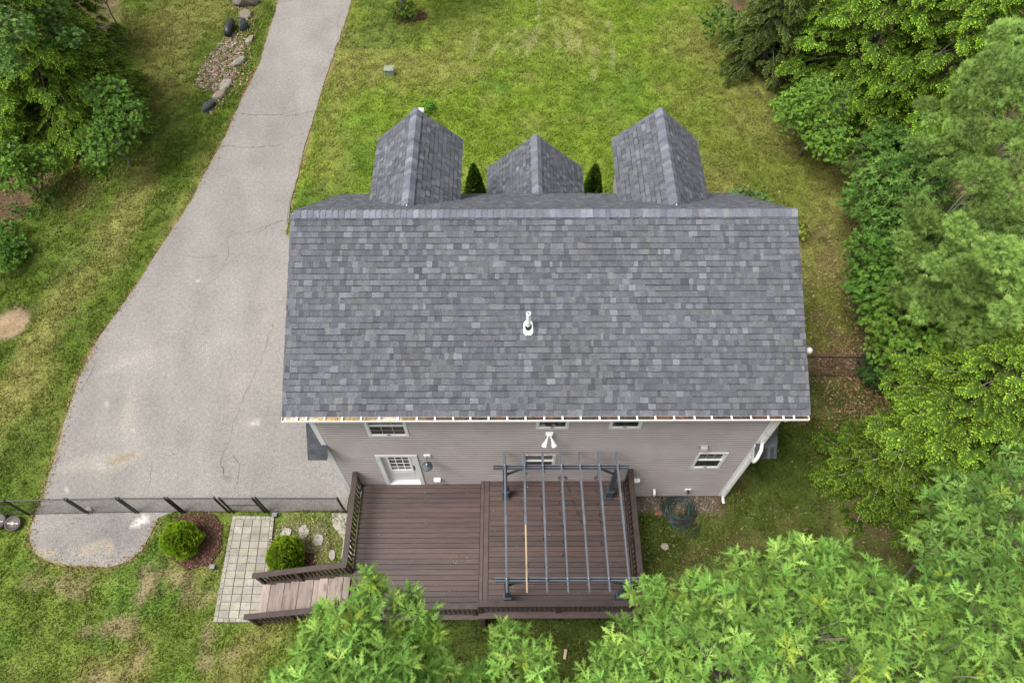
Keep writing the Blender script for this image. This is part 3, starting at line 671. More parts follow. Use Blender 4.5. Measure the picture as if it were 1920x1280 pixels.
# downspout: from the gutter, jogging round the roof tail, to the ground
ds = empty('downspout', (0,0,0), parent=house)
def dsp(pts): b = MB(); [b.beam(p, q, .075, .055, (1,0,0) if abs(Vector(q).z-Vector(p).z) > .3 else (0,0,1)) for p, q in zip(pts[:-1], pts[1:])]; return b
xd = XR+.03
b = MB(); b.tube([(xd,-.27,5.82),(xd,-.24,5.72),(xd,-.10,5.55),(xd,-.075,5.40)], .045, 8); b.build('elbow', MAT['gutter'], ds)
b = MB(); b.box((xd-.055,-.115,4.15),(xd+.035,-.035,5.45)); b.box((xd-.02,-.122,4.15),(xd+.0,-.115,5.45)); b.build('pipe', MAT['gutter'], ds)
b = MB(); b.tube([(xd-.01,-.075,4.22),(xd-.01,-.09,4.10),(xd-.04,-.24,4.0),(xd-.12,-.38,3.88),(xd-.16,-.42,3.74),(xd-.14,-.38,3.6),(xd-.06,-.2,3.5),(xd-.02,-.09,3.38),(xd-.01,-.075,3.25)], .048, 8); b.build('elbow', MAT['gutter'], ds, True)
b = MB(); b.box((xd-.055,-.115,.30),(xd+.035,-.035,3.32)); b.box((xd-.02,-.122,.30),(xd+.0,-.115,3.32)); b.build('pipe', MAT['gutter'], ds)
b = MB(); b.tube([(xd-.01,-.075,.36),(xd-.01,-.085,.22),(xd+.0,-.16,.12),(xd+.02,-.26,.09)], .046, 8); b.build('elbow', MAT['gutter'], ds, True)
for zz in (4.6, 3.1, .75): b = MB(); b.box((xd-.068,-.125,zz),(xd+.046,-.031,zz+.03)); b.build('strap', MAT['metal'], ds)

# plumbing vent on the rear slope
vx, vy = -.39, 1.62; vz = ZE+SL*(vy-YE)
vt = empty('vent_pipe', (0,0,0), parent=house)
b = MB(); n_ = Vector((0,-SL,1)).normalized()
b.add([Vector((vx+sx*.11,vy+sy*.15,ZE+SL*(vy+sy*.15-YE)))+n_*(.03 if k else .012) for k in (0,1) for sx, sy in ((-1,-.75),(-.6,-1.05),(.6,-1.05),(1,-.75),(1,.6),(.5,1),(-.5,1),(-1,.6))], [tuple(range(8,16)), *[(i,(i+1)%8,8+(i+1)%8,8+i) for i in range(8)]]); b.build('flashing', MAT['whitep'], vt)
b = MB(); b.lathe([(.085,vz-.02),(.075,vz+.05),(.06,vz+.11)], (vx,vy,0), 14); b.build('boot', MAT['black'], vt, True)
b = MB(); b.lathe([(.05,vz),(.052,vz+.60),(.040,vz+.605),(.038,vz+.45)], (vx,vy,0), 14); b.build('pipe', MAT['whitep'], vt)

# fixtures on the rear wall
def at_wall(px, py): p = on_wall(px, py, -.02); return p[0], p[2]
x, z = at_wall(1030, 812); o = empty('flood_light', (x,-.02,z), 'white twin head flood light under the upper window', 'lamp')
b = MB(); b.box((-.09,-.05,-.07),(.09,.0,.10)); b.box((-.06,-.08,-.05),(.06,-.05,.05)); b.build('base', MAT['whitep'], o, loc=(0,0,0))
for s in (-1, 1):
    b = MB(); b.tube([(s*.03,-.07,-.03),(s*.07,-.14,-.10)], .018, 8); b.build('arm', MAT['whitep'], o, loc=(0,0,0))
    b = MB(); b.tube([(s*.06,-.12,-.08),(s*.085,-.17,-.13),(s*.12,-.24,-.19),(s*.13,-.26,-.21)], [.025,.035,.072,.068], 10); b.build('lamp_head', MAT['whitep'], o, True, loc=(0,0,0))
x, z = at_wall(801, 853); o = empty('barn_light', (x,-.02,z), 'grey gooseneck barn light beside the back door', 'lamp')
b = MB(); b.box((-.085,-.04,-.06),(.085,.0,.08)); b.build('back_plate', MAT['whitep'], o, loc=(0,0,0))
b = MB(); b.tube([(0,-.04,.0),(0,-.12,.05),(0,-.2,.05),(0,-.26,-.0)], .016, 8); b.build('arm', MAT['lampg'], o, True, loc=(0,0,0))
b = MB(); b.lathe([(.01,.06),(.04,.05),(.05,.0),(.10,-.04),(.145,-.09),(.145,-.10),(.09,-.05),(.03,-.02)], (0,-.26,-.03), 18); b.build('shade', MAT['lampg'], o, True, loc=(0,0,0))
b = MB(); b.lathe([(.0,.075),(.014,.07),(.016,.055)], (0,-.26,-.03), 8); b.build('finial', MAT['whitep'], o, loc=(0,0,0))
x, z = at_wall(820, 896); o = empty('outlet_cover', (x,-.02,z), 'white outlet cover low on the wall by the deck', 'outlet')
b = MB(); b.prism([(-.09,-.0,-.06),(-.09,-.10,-.06),(-.09,-.09,.03),(-.09,-.0,.06)], (.18,0,0)); b.build('cover', MAT['whitep'], o, loc=(0,0,0))
b = MB(); b.tube([(.0,-.06,-.05),(.0,-.07,-.15),(.01,-.05,-.24)], .016, 6); b.build('cord', MAT['black'], o, loc=(0,0,0))
x, z = at_wall(1192, 898); o = empty('outlet_cover', (x,-.02,z), 'small white box on the wall right of the deck railing', 'outlet')
b = MB(); b.box((-.09,-.09,-.07),(.09,.0,.07)); b.prism([(-.1,0,.09),(-.1,-.11,.075),(-.1,-.11,.06),(-.1,0,.07)], (.2,0,0)); b.build('cover', MAT['whitep'], o, loc=(0,0,0))
x, z = at_wall(1226, 917); o = empty('drain_pipe', (x,-.02,z), 'short white pipe sticking out of the wall', 'pipe')
b = MB(); b.tube([(0,.0,.05),(0,-.10,.05),(0,-.14,.02),(0,-.15,-.10)], .04, 10); b.build('pipe', MAT['whitep'], o, True, loc=(0,0,0))
x, z = at_wall(1289, 917); o = empty('hose_spigot', (x,-.02,z), 'white spigot plate with dark tap above the hose pile', 'spigot')
b = MB(); b.box((-.09,-.03,-.08),(.09,.0,.08)); b.build('plate', MAT['whitep'], o, loc=(0,0,0))
b = MB(); b.tube([(0,-.03,0),(0,-.12,0),(0,-.14,-.05)], .022, 8); b.lathe([(.0,.0),(.04,.0),(.04,.015),(.0,.015)], (0,-.09,.05), 8); b.build('tap', MAT['black'], o, loc=(0,0,0))
x, z = at_wall(1319, 836); o = empty('vent_hood', (x,-.02,z), 'taupe dryer vent hood above the right lower window', 'vent')
b = MB(); b.box((-.12,-.02,-.1),(.12,.0,.1)); b.build('plate', MAT['taupe'], o, loc=(0,0,0))
b = MB(); b.prism([(-.085,-.02,-.08),(-.085,-.13,-.08),(-.085,-.10,.03),(-.085,-.02,.08)], (.17,0,0)); b.build('hood', MAT['taupe'], o, loc=(0,0,0))
# white dome on the gable side, peeking past the roof edge
p = at(1517, 657, 4.6); o = empty('dish_antenna', (5.45,p[1],4.3), 'small white rounded fixture peeking past the right roof edge', 'fixture')
b = MB(); b.tube([(-.03,0,0),(.3,0,.05),(p[0]-5.45,0,.2)], .02, 6); b.build('arm', MAT['metal'], o, loc=(0,0,0))
b = MB(); b.lathe([(.0,.10),(.05,.085),(.08,.04),(.085,-.03),(.06,-.08),(.0,-.10)], (p[0]-5.45,0,.3), 14); b.build('cap', MAT['whitep'], o, True, loc=(0,0,0))

# ------------------------------------------------------------------ deck
deck = empty('deck', (0,0,0), 'dark brown stained wooden deck with railings behind the house', 'deck')
DZ1, DZ2 = 1.18, 1.35; DXL, DXM, DXR, DYF = -5.0, -1.55, 2.40, -3.52
def deck_col(k=1.0):
    base = np.array((.058, .040, .035))*k; return tuple(base*(.84+.34*random.random())*np.array((1+.10*random.random(), 1, 1+.05*random.random())))
def board(x0, x1, y0, y1, z, name='deck_board', t=.028, parent=None, m='deck', col=None):
    b = MB(); e = .004                                          # eased edges
    b.add([(x0,y0,z-t),(x1,y0,z-t),(x1,y1,z-t),(x0,y1,z-t),(x0,y0,z-e),(x1,y0,z-e),(x1,y1,z-e),(x0,y1,z-e),(x0+e,y0+e,z),(x1-e,y0+e,z),(x1-e,y1-e,z),(x0+e,y1-e,z)],
          [(3,2,1,0),(0,1,5,4),(1,2,6,5),(2,3,7,6),(3,0,4,7),(4,5,9,8),(5,6,10,9),(6,7,11,10),(7,4,8,11),(8,9,10,11)])
    o = b.build(name, MAT[m], parent or deck); o.color = (*(col or deck_col()), 1); return o
def run(x0, x1, y0, y1, z, n):
    s = (y0-y1)/n
    for i in range(n):
        g = .0035; d = random.uniform(-.0025, .0025)
        board(x0, x1, y0-s*(i+1)+g, y0-s*i-g, z+d)
run(DXL+.02, DXM-.10, -.02, -3.38, DZ1, 24)
run(DXM+.155, DXR-.06, -.03, -3.24, DZ2, 23)
board(DXM-.085, DXM+.005, DYF+.13, -.02, DZ2+.004, 'border_board'); board(DXM+.015, DXM+.145, DYF+.13, -.03, DZ2+.006, 'border_board')
board(DXM+.155, DXR-.06, -3.385, -3.255, DZ2+.004, 'border_board')
board(DXL, DXM-.09, -3.52, -3.39, DZ1+.003, 'border_board'); board(DXM-.085, DXR, -3.66, -3.40, DZ2-.03, 'border_board'); board(DXL+.7, DXM-.09, -3.66, -3.53, DZ1-.01, 'border_board')
for a, c in (((DXL,DYF,.90),(DXM-.08,DYF+.04,DZ1-.03)), ((DXL,DYF+.04,.90),(DXL+.04,-.03,DZ1-.03)), ((DXM-.08,DYF,.95),(DXM-.04,-.03,DZ2-.03)), ((DXM-.08,DYF-.01,1.05),(DXR,DYF+.03,DZ2-.06)), ((DXR-.04,DYF+.04,1.0),(DXR,-.03,DZ2-.03))):
    b = MB(); b.box(a, c); b.build('rim_joist', MAT['rail'], deck)
for i in range(9):
    xx = DXL+.6+i*.75; b = MB(); b.box((xx,DYF+.05,.94),(xx+.04,-.04,(DZ1 if xx < DXM-.1 else DZ2)-.035)); b.build('joist', MAT['rail'], deck)
for xx, yy in ((DXL+.1,DYF+.1),(DXM,DYF-.05),(DXR-.1,DYF+.1),(DXL+.1,-1.8),(.4,DYF+.1)):
    b = MB(); b.box((xx-.06,yy-.06,-.1),(xx+.06,yy+.06,.95)); b.build('support_post', MAT['rail'], deck)
# stack of short legs at the post under the middle
def railing(p, q, name='railing', h=.92, posts=(0, 1), n=None, slope=False, lift=.10, capw=.14, label=None):
    """top board, bottom rail, posts and square balusters between floor points p and q"""
    p = Vector(p); q = Vector(q); d = q-p; ln = math.hypot(d.x, d.y); r = empty(name, (0,0,0), parent=deck)
    if label: r['label'] = label
    up = Vector((0,0,1)); dd = d.normalized()
    b = MB(); b.beam(p-dd*.07+up*h, q+dd*.07+up*h, capw, .038); b.build('top_rail', MAT['rail'], r)
    b = MB(); b.beam(p+up*(h-.065), q+up*(h-.065), .04, .085); b.build('upper_rail', MAT['rail'], r)
    b = MB(); b.beam(p+up*lift, q+up*lift, .04, .08); b.build('bottom_rail', MAT['rail'], r)
    for t in posts:
        c = p+d*t; b = MB(); b.box((c.x-.045,c.y-.045,c.z-.25),(c.x+.045,c.y+.045,c.z+h-.022)); b.build('post', MAT['rail'], r)
    n = n or int(ln/.135)
    for i in range(n):
        t = (i+.5)/n; c = p+d*t
        if min(abs(t-u) for u in posts)*ln < .07: continue
        b = MB(); b.box((c.x-.02,c.y-.02,c.z+lift+.041),(c.x+.02,c.y+.02,c.z+h-.108)); b.build('baluster', MAT['rail'], r)
    return r
railing((DXL-.02,-.10,DZ1),(DXL-.02,-2.44,DZ1), n=18, label='left side deck railing')
railing((DXR+.02,-.06,DZ2),(DXR+.02,-3.48,DZ2), posts=(0,.5,1), n=26, label='right side deck railing')
railing((DXM-.02,-3.50,DZ2),(DXR-.06,-3.50,DZ2), posts=(0,.5,.985), n=32, label='front railing of the raised right half')
railing((DXL+.02,-3.52,DZ1),(DXM-.13,-3.52,DZ1), posts=(0,.5,.985), n=27, label='front railing of the lower left half')
# stairs down to the pavers
st = empty('stair', (0,0,0), parent=deck); st['label'] = 'worn stair treads down to the paver path'
SX0, SX1 = -5.03, -7.63; ns = 6; run_ = (SX0-SX1)/ns; rise = (DZ1-.03)/(ns+1)
for i in range(ns):
    xa = SX0-run_*i; zz = DZ1-rise*(i+1)
    for j in (0, 1):
        c = np.array((.255,.205,.18))*random.uniform(.8, 1.15)
        board(xa-run_*.5*(j+1)+.006-(.02 if j else 0), xa-run_*.5*j-.006, -3.46, -2.54, zz, 'tread', .035, st, 'tread', tuple(c))
    b = MB(); b.box((xa-.018,-3.45,zz-.035+.04),(xa+.0,-2.55,zz+rise-.037)); b.build('riser', MAT['rail'], st)
for yy in (-2.52, -3.50):
    b = MB(); b.beam((SX0,yy,DZ1-.22),(SX1+.05,yy,.10-.02),.04,.24); b.build('stringer', MAT['rail'], st)
railing((SX0+.0,-2.50,DZ1-.02),(SX1,-2.50,.08), h=.92, posts=(.55, .99), n=20, lift=.16, label='upper stair railing beside the shrub')
railing((SX0+.0,-3.54,DZ1-.02),(SX1-.02,-3.54,.08), h=.92, posts=(0, .55, .99), n=20, lift=.16, label='lower stair railing beside the oak')

# ------------------------------------------------------------------ pergola
perg = empty('pergola', (.47,-1.8,DZ2), 'slate blue pergola frame with seven rafters on the deck', 'pergola')
PZ = 3.60
RXs = [(-.955,-.90),(-.46,-.44),(.0,.02),(.465,.50),(.93,.985),(1.41,1.45),(1.87,1.915)]
for i, (xa, xb) in enumerate(RXs):
    ya, yb = -.12, -3.53; ym = -1.86; xm = xa+(xb-xa)*.5
    b = MB(); b.beam((xa,ya,PZ),(xm,ym+.06,PZ),.042,.075); b.beam((xa+.001,ya,PZ-.039),(xm+.001,ym+.07,PZ-.039),.054,.004); r_ = b.build('rafter', MAT['perg'], perg)
    b = MB(); b.beam((xm,ym-.04,PZ),(xb,yb,PZ),.040,.07); r2 = b.build('rafter', MAT['bare' if i == 1 else 'perg'], perg)
    if i == 1: r2['label'] = 'bare wood half rafter without paint'
    b = MB(); b.beam((xm,ym+.12,PZ+.002),(xm,ym-.10,PZ+.002),.058,.082); b.build('splice_plate', MAT['perg'], perg)
    for yy in (-.46,-3.22): b = MB(); b.lathe([(.0,.012),(.013,.010),(.014,.0)], (xa if yy > -1 else xb, yy, PZ+.038), 6); b.build('bolt', MAT['metal'], perg)
for yy, x0, x1 in ((-.46,-1.24,2.17),(-3.22,-1.17,2.2)):
    for dy in (-.03, .03): b = MB(); b.beam((x0,yy+dy,PZ-.105),(x1,yy+dy,PZ-.105),.025,.13); b.build('beam', MAT['perg'], perg)
for xx, yy in ((-.95,-.46),(1.90,-.46),(-.90,-3.22),(1.93,-3.22)):
    b = MB(); b.box((xx-.055,yy-.012,DZ2),(xx+.055,yy+.012,PZ-.05)); b.box((xx-.055,yy-.055,DZ2),(xx+.055,yy-.0165,PZ-.172)); b.box((xx-.055,yy+.0165,DZ2),(xx+.055,yy+.055,PZ-.172)); b.build('post', MAT['pergd'], perg)
    b = MB(); b.box((xx-.085,yy-.085,DZ2+.006),(xx+.085,yy+.085,DZ2+.5)); b.box((xx-.1,yy-.1,DZ2+.5),(xx+.1,yy+.1,DZ2+.53)); b.box((xx-.11,yy-.11,DZ2+.006),(xx+.11,yy+.11,DZ2+.08)); b.build('post_base', MAT['pergd'], perg)
    s = 1 if xx < .4 else -1
    b = MB(); b.beam((xx+s*.05,yy,PZ-.6),(xx+s*.48,yy,PZ-.16),.045,.05); b.build('brace', MAT['pergd'], perg)

# strings of clear globe bulbs slung under the rafters
def string_light(pix, zl, label, along=None):
    P = [Vector(at(px, py, z_)) for px, py, z_ in pix]
    o = empty('string_light', tuple(P[0]), label, 'string light', 'globe light strings under the pergola'); b = MB()
    pts = []
    for a, c in zip(P[:-1], P[1:]):
        for t in range(6): q = a.lerp(c, t/6); q.z -= .10*math.sin(math.pi*t/6); pts.append(q)
    pts.append(P[-1]); b.tube([tuple(q-P[0]) for q in pts], .004, 4); b.build('wire', MAT['wire'], o, loc=(0,0,0)); return o
_bm = MB(); _bm.lathe([(.0,-.055),(.03,-.046),(.05,-.02),(.053,.005),(.04,.035),(.018,.055),(.016,.06)], (0,0,0), 14); BULB = _bm.mesh('bulb', True); BULB.materials.append(MAT['bulb'])
_bm = MB(); _bm.lathe([(.018,.055),(.018,.095),(.006,.10)], (0,0,0), 8); SOCK = _bm.mesh('socket'); SOCK.materials.append(MAT['black'])
def bulbs(o, pts):
    for p in pts:
        q = Vector(p)-o.location
        k = link('bulb', BULB, o, loc=tuple(q)); link('socket', SOCK, k, loc=(0,0,0))
for lab, wire, bl in (
    ('bulb string beneath the second rafter from the left', [(985,880,3.5),(985,1100,3.5)], [(986,888),(986,912),(986,937),(984,958),(985,1010),(989,1060)]),
    ('bulb string beneath the third rafter from the left', [(1019,870,3.5),(1024,1100,3.5)], [(1020,882),(1016,906),(1017,930),(1018,951),(1020,975),(1022,1010),(1024,1062)]),
    ('bulb string beneath the middle rafter', [(1052,870,3.5),(1062,1100,3.5)], [(1050,896),(1050,920),(1051,943),(1052,962),(1056,985),(1058,1015),(1058,1040)]),
    ('bulb string hanging slack beside the middle rafter', [(1055,874,3.55),(1061,896,3.3),(1069,919,3.2),(1077,941,3.25),(1085,961,3.35),(1093,976,3.5)], [(1061,896),(1069,919),(1077,941),(1085,961),(1092,977)]),
    ('bulb string beneath the sixth rafter from the left', [(1119,870,3.5),(1136,1100,3.5)], [(1118,896),(1120,921),(1122,944),(1126,964),(1128,978),(1130,1018)])):
    o = string_light(wire, 3.45, lab)
    bulbs(o, [at(px, py, 3.35 if 'slack' not in lab else 3.2) for px, py in bl])

# ------------------------------------------------------------------ chain link fences
def chainlink(fence, p, q, h, parts=True, pitch=.085, w=.0022):
    p = Vector(p); q = Vector(q); d = q-p; ln = d.length; d = d/ln; b = MB(); n = int((ln+h)/pitch)
    for s in (1, -1):
        for i in range(n):
            a = i*pitch-h; t0, t1 = 0., h                       # straight wires at 45 degrees, clipped to the panel
            u0, u1 = (a, a+h)
            if u0 < 0: t0 = -u0; u0 = 0
            if u1 > ln: t1 = h-(u1-ln); u1 = ln
            if t1-t0 < .05: continue
            A = p+d*u0+Vector((0,0,t0 if s > 0 else h-t0)); B = p+d*u1+Vector((0,0,t1 if s > 0 else h-t1))
            off = Vector((-d.y,d.x,0))*(.003*s)
            b.tube([A+off, B+off], w, 3, caps=False)
    b.build('chain_link', MAT['wire'], fence, kind='stuff')
def fence_line(name, pts, h, label, cat, posts, toprail=True):
    f = empty(name, tuple(pts[0]), label, cat)
    for i, (a, c) in enumerate(zip(pts[:-1], pts[1:])):
        a = Vector(a); c = Vector(c); chainlink(f, a+Vector((0,0,.05)), c+Vector((0,0,.05)), h-.08)
        b = MB(); b.tube([a+Vector((0,0,h)), c+Vector((0,0,h))], .024, 8); b.build('top_rail', MAT['black'], f)
        b = MB(); b.tube([a+Vector((0,0,.05)), c+Vector((0,0,.05))], .008, 5); b.build('bottom_wire', MAT['black'], f)
    for p in posts:
        b = MB(); b.tube([(p[0],p[1],-.1),(p[0],p[1],h+.03)], .034, 8); b.lathe([(.04,h+.02),(.035,h+.06),(.0,h+.075)], (p[0],p[1],0), 8); b.build('post', MAT['black'], f)
    return f
FY = -.44; H = 1.2
fence_line('chain_link_fence', [(-16.6,FY-.08,0),(-13.22,FY-.02,0),(-11.80,FY,0),(-10.45,FY,0),(-9.07,FY,0)], H, 'black chain link fence crossing the end of the driveway', 'fence', [(-16.6,FY-.08),(-14.9,FY-.05),(-13.22,FY-.02),(-13.16,FY-.02),(-11.80,FY),(-11.73,FY),(-10.45,FY),(-10.37,FY),(-9.07,FY)])
fence_line('garden_gate', [(-8.94,FY,0),(-8.02,FY,0)], H-.03, 'narrow chain link gate above the paver path', 'gate', [(-8.94,FY),(-8.02,FY)])
b = MB(); b.tube([(-8.9,FY,.6),(-8.06,FY,.6)], .014, 6); g_ = bpy.data.objects['garden_gate']; b.build('mid_rail', MAT['black'], g_)
fence_line('chain_link_fence', [(-7.92,FY,0),(-5.62,FY-.02,0)], H, 'black chain link fence between gate and house corner', 'fence', [(-7.92,FY),(-5.64,FY-.02)])
fr = at(1640, 708); f0 = (5.55, 4.05); fence_line('chain_link_fence', [(5.55,4.05,0),(8.0,4.03,0),(10.9,4.0,0),(12.6,4.05,0)], 1.25, 'black chain link fence from house side towards the woods', 'fence', [(8.0,4.03),(10.9,4.0),(12.6,4.05)])

# ------------------------------------------------------------------ paver path, stones, beds
path = empty('paver_path', (0,0,0), kind='structure')
b = MB(); P4 = [(*p, .0) for p in PATIO]; b.prism([(p[0],p[1],-.05) for p in P4], (0,0,.062)); b.build('joint_sand', mat('joint_moss', (.12,.115,.075), rough=1, var=.5, scale=5), path)
def bil(u, v): a, c, d, e = PATIO; return (a*(1-u)+c*u)*(1-v)+(e*(1-u)+d*u)*v
def paver(u0, u1, v0, v1):
    q = [bil(u0,v0), bil(u1,v0), bil(u1,v1), bil(u0,v1)]; c = sum(q)/4; z = .030+random.uniform(-.004,.004); b = MB()
    lo = [(c+(p-c)*.945) for p in q]; hi = [(c+(p-c)*.925) for p in q]
    b.add([(*p,.0) for p in lo]+[(*p,z) for p in lo]+[(*p,z+.006) for p in hi], [(4,5,9,8),(5,6,10,9),(6,7,11,10),(7,4,8,11),(8,9,10,11),(0,1,5,4),(1,2,6,5),(2,3,7,6),(3,0,4,7)][::1])
    me = b.mesh('paver'); import bmesh; bm = bmesh.new(); bm.from_mesh(me); bmesh.ops.recalc_face_normals(bm, faces=bm.faces[:]); bm.to_mesh(me); bm.free()
    # normals outwards
    o = link('paver', me, path, MAT['paver']); k = random.uniform(.82, 1.08); o.color = (.265*k, .250*k*random.uniform(.97,1.01), .215*k*random.uniform(.92,1.02), 1)
bw, bh = .085, .035; rows = 13
for r_ in range(rows):
    v0 = bh+(1-2*bh)*r_/rows; v1 = bh+(1-2*bh)*(r_+1)/rows
    for c_ in range(4): paver(bw+(1-2*bw)*c_/4, bw+(1-2*bw)*(c_+1)/4, v0, v1)
for r_ in range(20):
    v0, v1 = r_/20, (r_+1)/20; paver(0, bw, v0, v1); paver(1-bw, 1, v0, v1)
for c_ in range(7):
    u0 = bw+(1-2*bw)*c_/7; u1 = bw+(1-2*bw)*(c_+1)/7; paver(u0, u1, 0, bh); paver(u0, u1, 1-bh, 1)

def rock_mesh(seed, sx, sy, sz, col, sub=2, rough=.28, flat=False):
    import bmesh
    r = np.random.default_rng(seed); bm = bmesh.new(); bmesh.ops.create_icosphere(bm, subdivisions=sub, radius=1)
    dirs = r.normal(size=(9, 3)); dirs /= np.linalg.norm(dirs, axis=1)[:, None]; off = r.uniform(.62, .95, 9)
    for v in bm.verts:
        p = np.array(v.co)
        for d, o in zip(dirs, off):                            # facet the ball with random planes
            k = p@d
            if k > o: p = p-d*(k-o)*.9
        p = p*(1+rough*.35*(r.random()-.5)); v.co = (p[0]*sx, p[1]*sy, p[2]*sz)
    me = bpy.data.meshes.new('rock'); bm.to_mesh(me); bm.free()
    a = me.attributes.new('col', 'FLOAT_COLOR', 'POINT'); a.data.foreach_set('color', np.tile((*col, 1), len(me.vertices)).astype(np.float32)); me.materials.append(MAT['stone']); return me
def rock(px, py, sx, sy, sz, col, label, name='boulder', cat='boulder', seed=1, rot=0, z=None, group=None):
    p = at(px, py); o = link(name, rock_mesh(seed, sx, sy, sz, col), None, None, loc=(p[0], p[1], sz*.35 if z is None else z)); o.rotation_euler.z = rot
    return set_props(o, label, cat, group)
rock(393, 203, .2, .4, .24, (.055,.058,.062), 'dark grey boulder lowest in the row beside the drive', seed=3, rot=-.5)
rock(412, 180, .22, .4, .16, (.19,.165,.13), 'pale flat rock just above the lowest dark boulder', 'rock', 'rock', 4, -.5)
rock(424, 160, .25, .4, .15, (.24,.21,.175), 'whitish flat rock at the foot of the pebble patch', 'rock', 'rock', 5, -.4)
rock(458, 52, .2, .36, .36, (.055,.062,.065), 'tall dark boulder at the head of the pebble patch', seed=6, rot=-.3)
rock(448, 118, .2, .45, .14, (.19,.175,.145), 'long pale rock edging the pebble patch', 'rock', 'rock', 7, -.5)
rock(468, 78, .16, .38, .16, (.21,.19,.14), 'narrow yellowish rock below the tall dark boulder', 'rock', 'rock', 8, -.3)
rock(462, 30, .3, .3, .2, (.15,.13,.105), 'brownish rock above the tall dark boulder', 'rock', 'rock', 9, .3)
rock(462, 8, .65, .35, .45, (.13,.12,.10), 'large square grey boulder at the top edge of the photo', seed=10, rot=.2)
rock(1246, 1024, .14, .13, .09, (.30,.27,.20), 'round pale stone lying on the grass below the hoses', 'rock', 'rock', 11, .4, z=.0)
rock(1236, 962, .16, .09, .07, (.20,.10,.065), 'reddish brick piece beside the hose pile', 'brick', 'brick', 12, .2, z=.0)
# dark culvert mouth in the pebble wash
o = empty('culvert_pipe', tuple(at(432, 62)), 'black plastic culvert flap sticking out beside the boulders', 'pipe')
b = MB(); b.tube([(0,-.35,.1),(-.02,-.1,.22),(0,.15,.26),(.02,.5,.22)], [.16,.19,.19,.17], 10); b.build('pipe', MAT['black'], o, True, loc=(0,0,0))
# pebble wash: uncountable small stones
def scatter_stones(name, poly, n, smin, smax, cols, label, seed, cat='gravel', z0=0):
    r = np.random.default_rng(seed); lo = poly.min(0); hi = poly.max(0); p = r.random((n*4, 2))*(hi-lo)+lo
    p = p[inside(poly, p[:,0]+(r.random(n*4)-.5)*.3, p[:,1]+(r.random(n*4)-.5)*.3)][:n]; n = len(p)
    T = np.array([(1,0,0),(-1,0,0),(0,1,0),(0,-1,0),(0,0,1),(0,0,-.5)], float); Ff = np.array([(0,2,4),(2,1,4),(1,3,4),(3,0,4),(2,0,5),(1,2,5),(3,1,5),(0,3,5)])
    s = smin+(smax-smin)*r.random((n,1))**2; sc = s*r.uniform(.6,1.3,(n,3))*np.array((1,1,.7)); a = r.random(n)*6.28
    V = T[None]*sc[:,None]; ca, sa = np.cos(a)[:,None], np.sin(a)[:,None]
    V = np.stack([V[...,0]*ca-V[...,1]*sa, V[...,0]*sa+V[...,1]*ca, V[...,2]], -1)+np.c_[p, np.full(n, z0)+s[:,0]*.3][:,None]
    V += r.normal(size=V.shape)*s[:,None]*.12
    cc = np.array(cols)[r.integers(0, len(cols), n)]*r.uniform(.6,1.3,(n,1))
    me = mesh_np(name, V.reshape(-1,3), (Ff[None]+6*np.arange(n)[:,None,None]).reshape(-1,3), np.repeat(cc, 6, 0))
    return link(name, me, None, MAT['stone'], kind='stuff', label=label, cat=cat)
scatter_stones('pebble_wash', G((440,60),(462,85),(455,115),(430,160),(400,172),(362,162),(378,125),(408,85)), 2600, .02, .055, [(.24,.18,.14),(.29,.23,.19),(.22,.12,.08),(.13,.10,.085),(.32,.26,.22)], 'reddish brown pebble wash beside the drive', 31)
scatter_stones('pebble_wash', G((432,10),(470,0),(478,40),(470,150),(400,215),(385,210),(430,150),(455,90),(445,50)), 700, .02, .06, [(.30,.22,.16),(.36,.24,.16),(.25,.16,.10)], 'leaf strewn gravel along the boulder row', 32)
scatter_stones('gravel_strip', np.array([(2.5,-.5),(5.3,-.5),(5.3,-.02),(2.5,-.02)]), 900, .012, .035, [(.12,.12,.13),(.18,.17,.16),(.22,.14,.09)], 'dark gravel strip along the foundation', 33)
# chips of bark in the planting beds; scattered dry leaves
def mulch(name, poly, label, seed):
    outline_sheet(name+'_bed', poly, .012, MAT['mulch'], lambda x, y: np.array((.075,.040,.028))*(.6+.8*fbm(x, y, .2, seed))[:, None], step=.3, jag=.05, kind='structure')
    r = np.random.default_rng(seed); lo = poly.min(0)-.05; hi = poly.max(0)+.05; n = 2600; p = r.random((n,2))*(hi-lo)+lo; p = p[inside(poly, p[:,0], p[:,1])]; n = len(p)
    a = r.random(n)*6.28; l = r.uniform(.02,.06,n); w = r.uniform(.006,.014,n); z = r.uniform(.02,.05,n); d = np.c_[np.cos(a),np.sin(a)]; e = np.c_[-d[:,1],d[:,0]]; t = r.normal(size=n)*.02
    V = np.stack([np.c_[p+d*(l*sx)[:,None]+e*(w*sy)[:,None], z+sx*t] for sx, sy in ((-.5,-1),(.5,-1),(.5,1),(-.5,1))], 1).reshape(-1,3)
    c = np.array([(.10,.05,.033),(.06,.033,.025),(.15,.09,.065),(.20,.14,.11)])[r.choice(4,n,p=[.4,.35,.18,.07])]*r.uniform(.7,1.3,(n,1))
    link(name+'_chips', mesh_np(name, V, np.arange(4*n).reshape(-1,4), np.repeat(c,4,0)), None, MAT['mulch'], kind='stuff', label=label, cat='mulch')
mulch('mulch', MULCH1, 'dark bark mulch round the left globe shrub', 41); mulch('mulch', MULCH2, 'dark bark mulch round the globe shrub by the stair', 42)
MULCH3 = G((735,32),(745,14),(772,14),(800,26),(800,34),(770,42)); mulch('mulch', MULCH3, 'ring of bark mulch under the front lawn tree', 43)
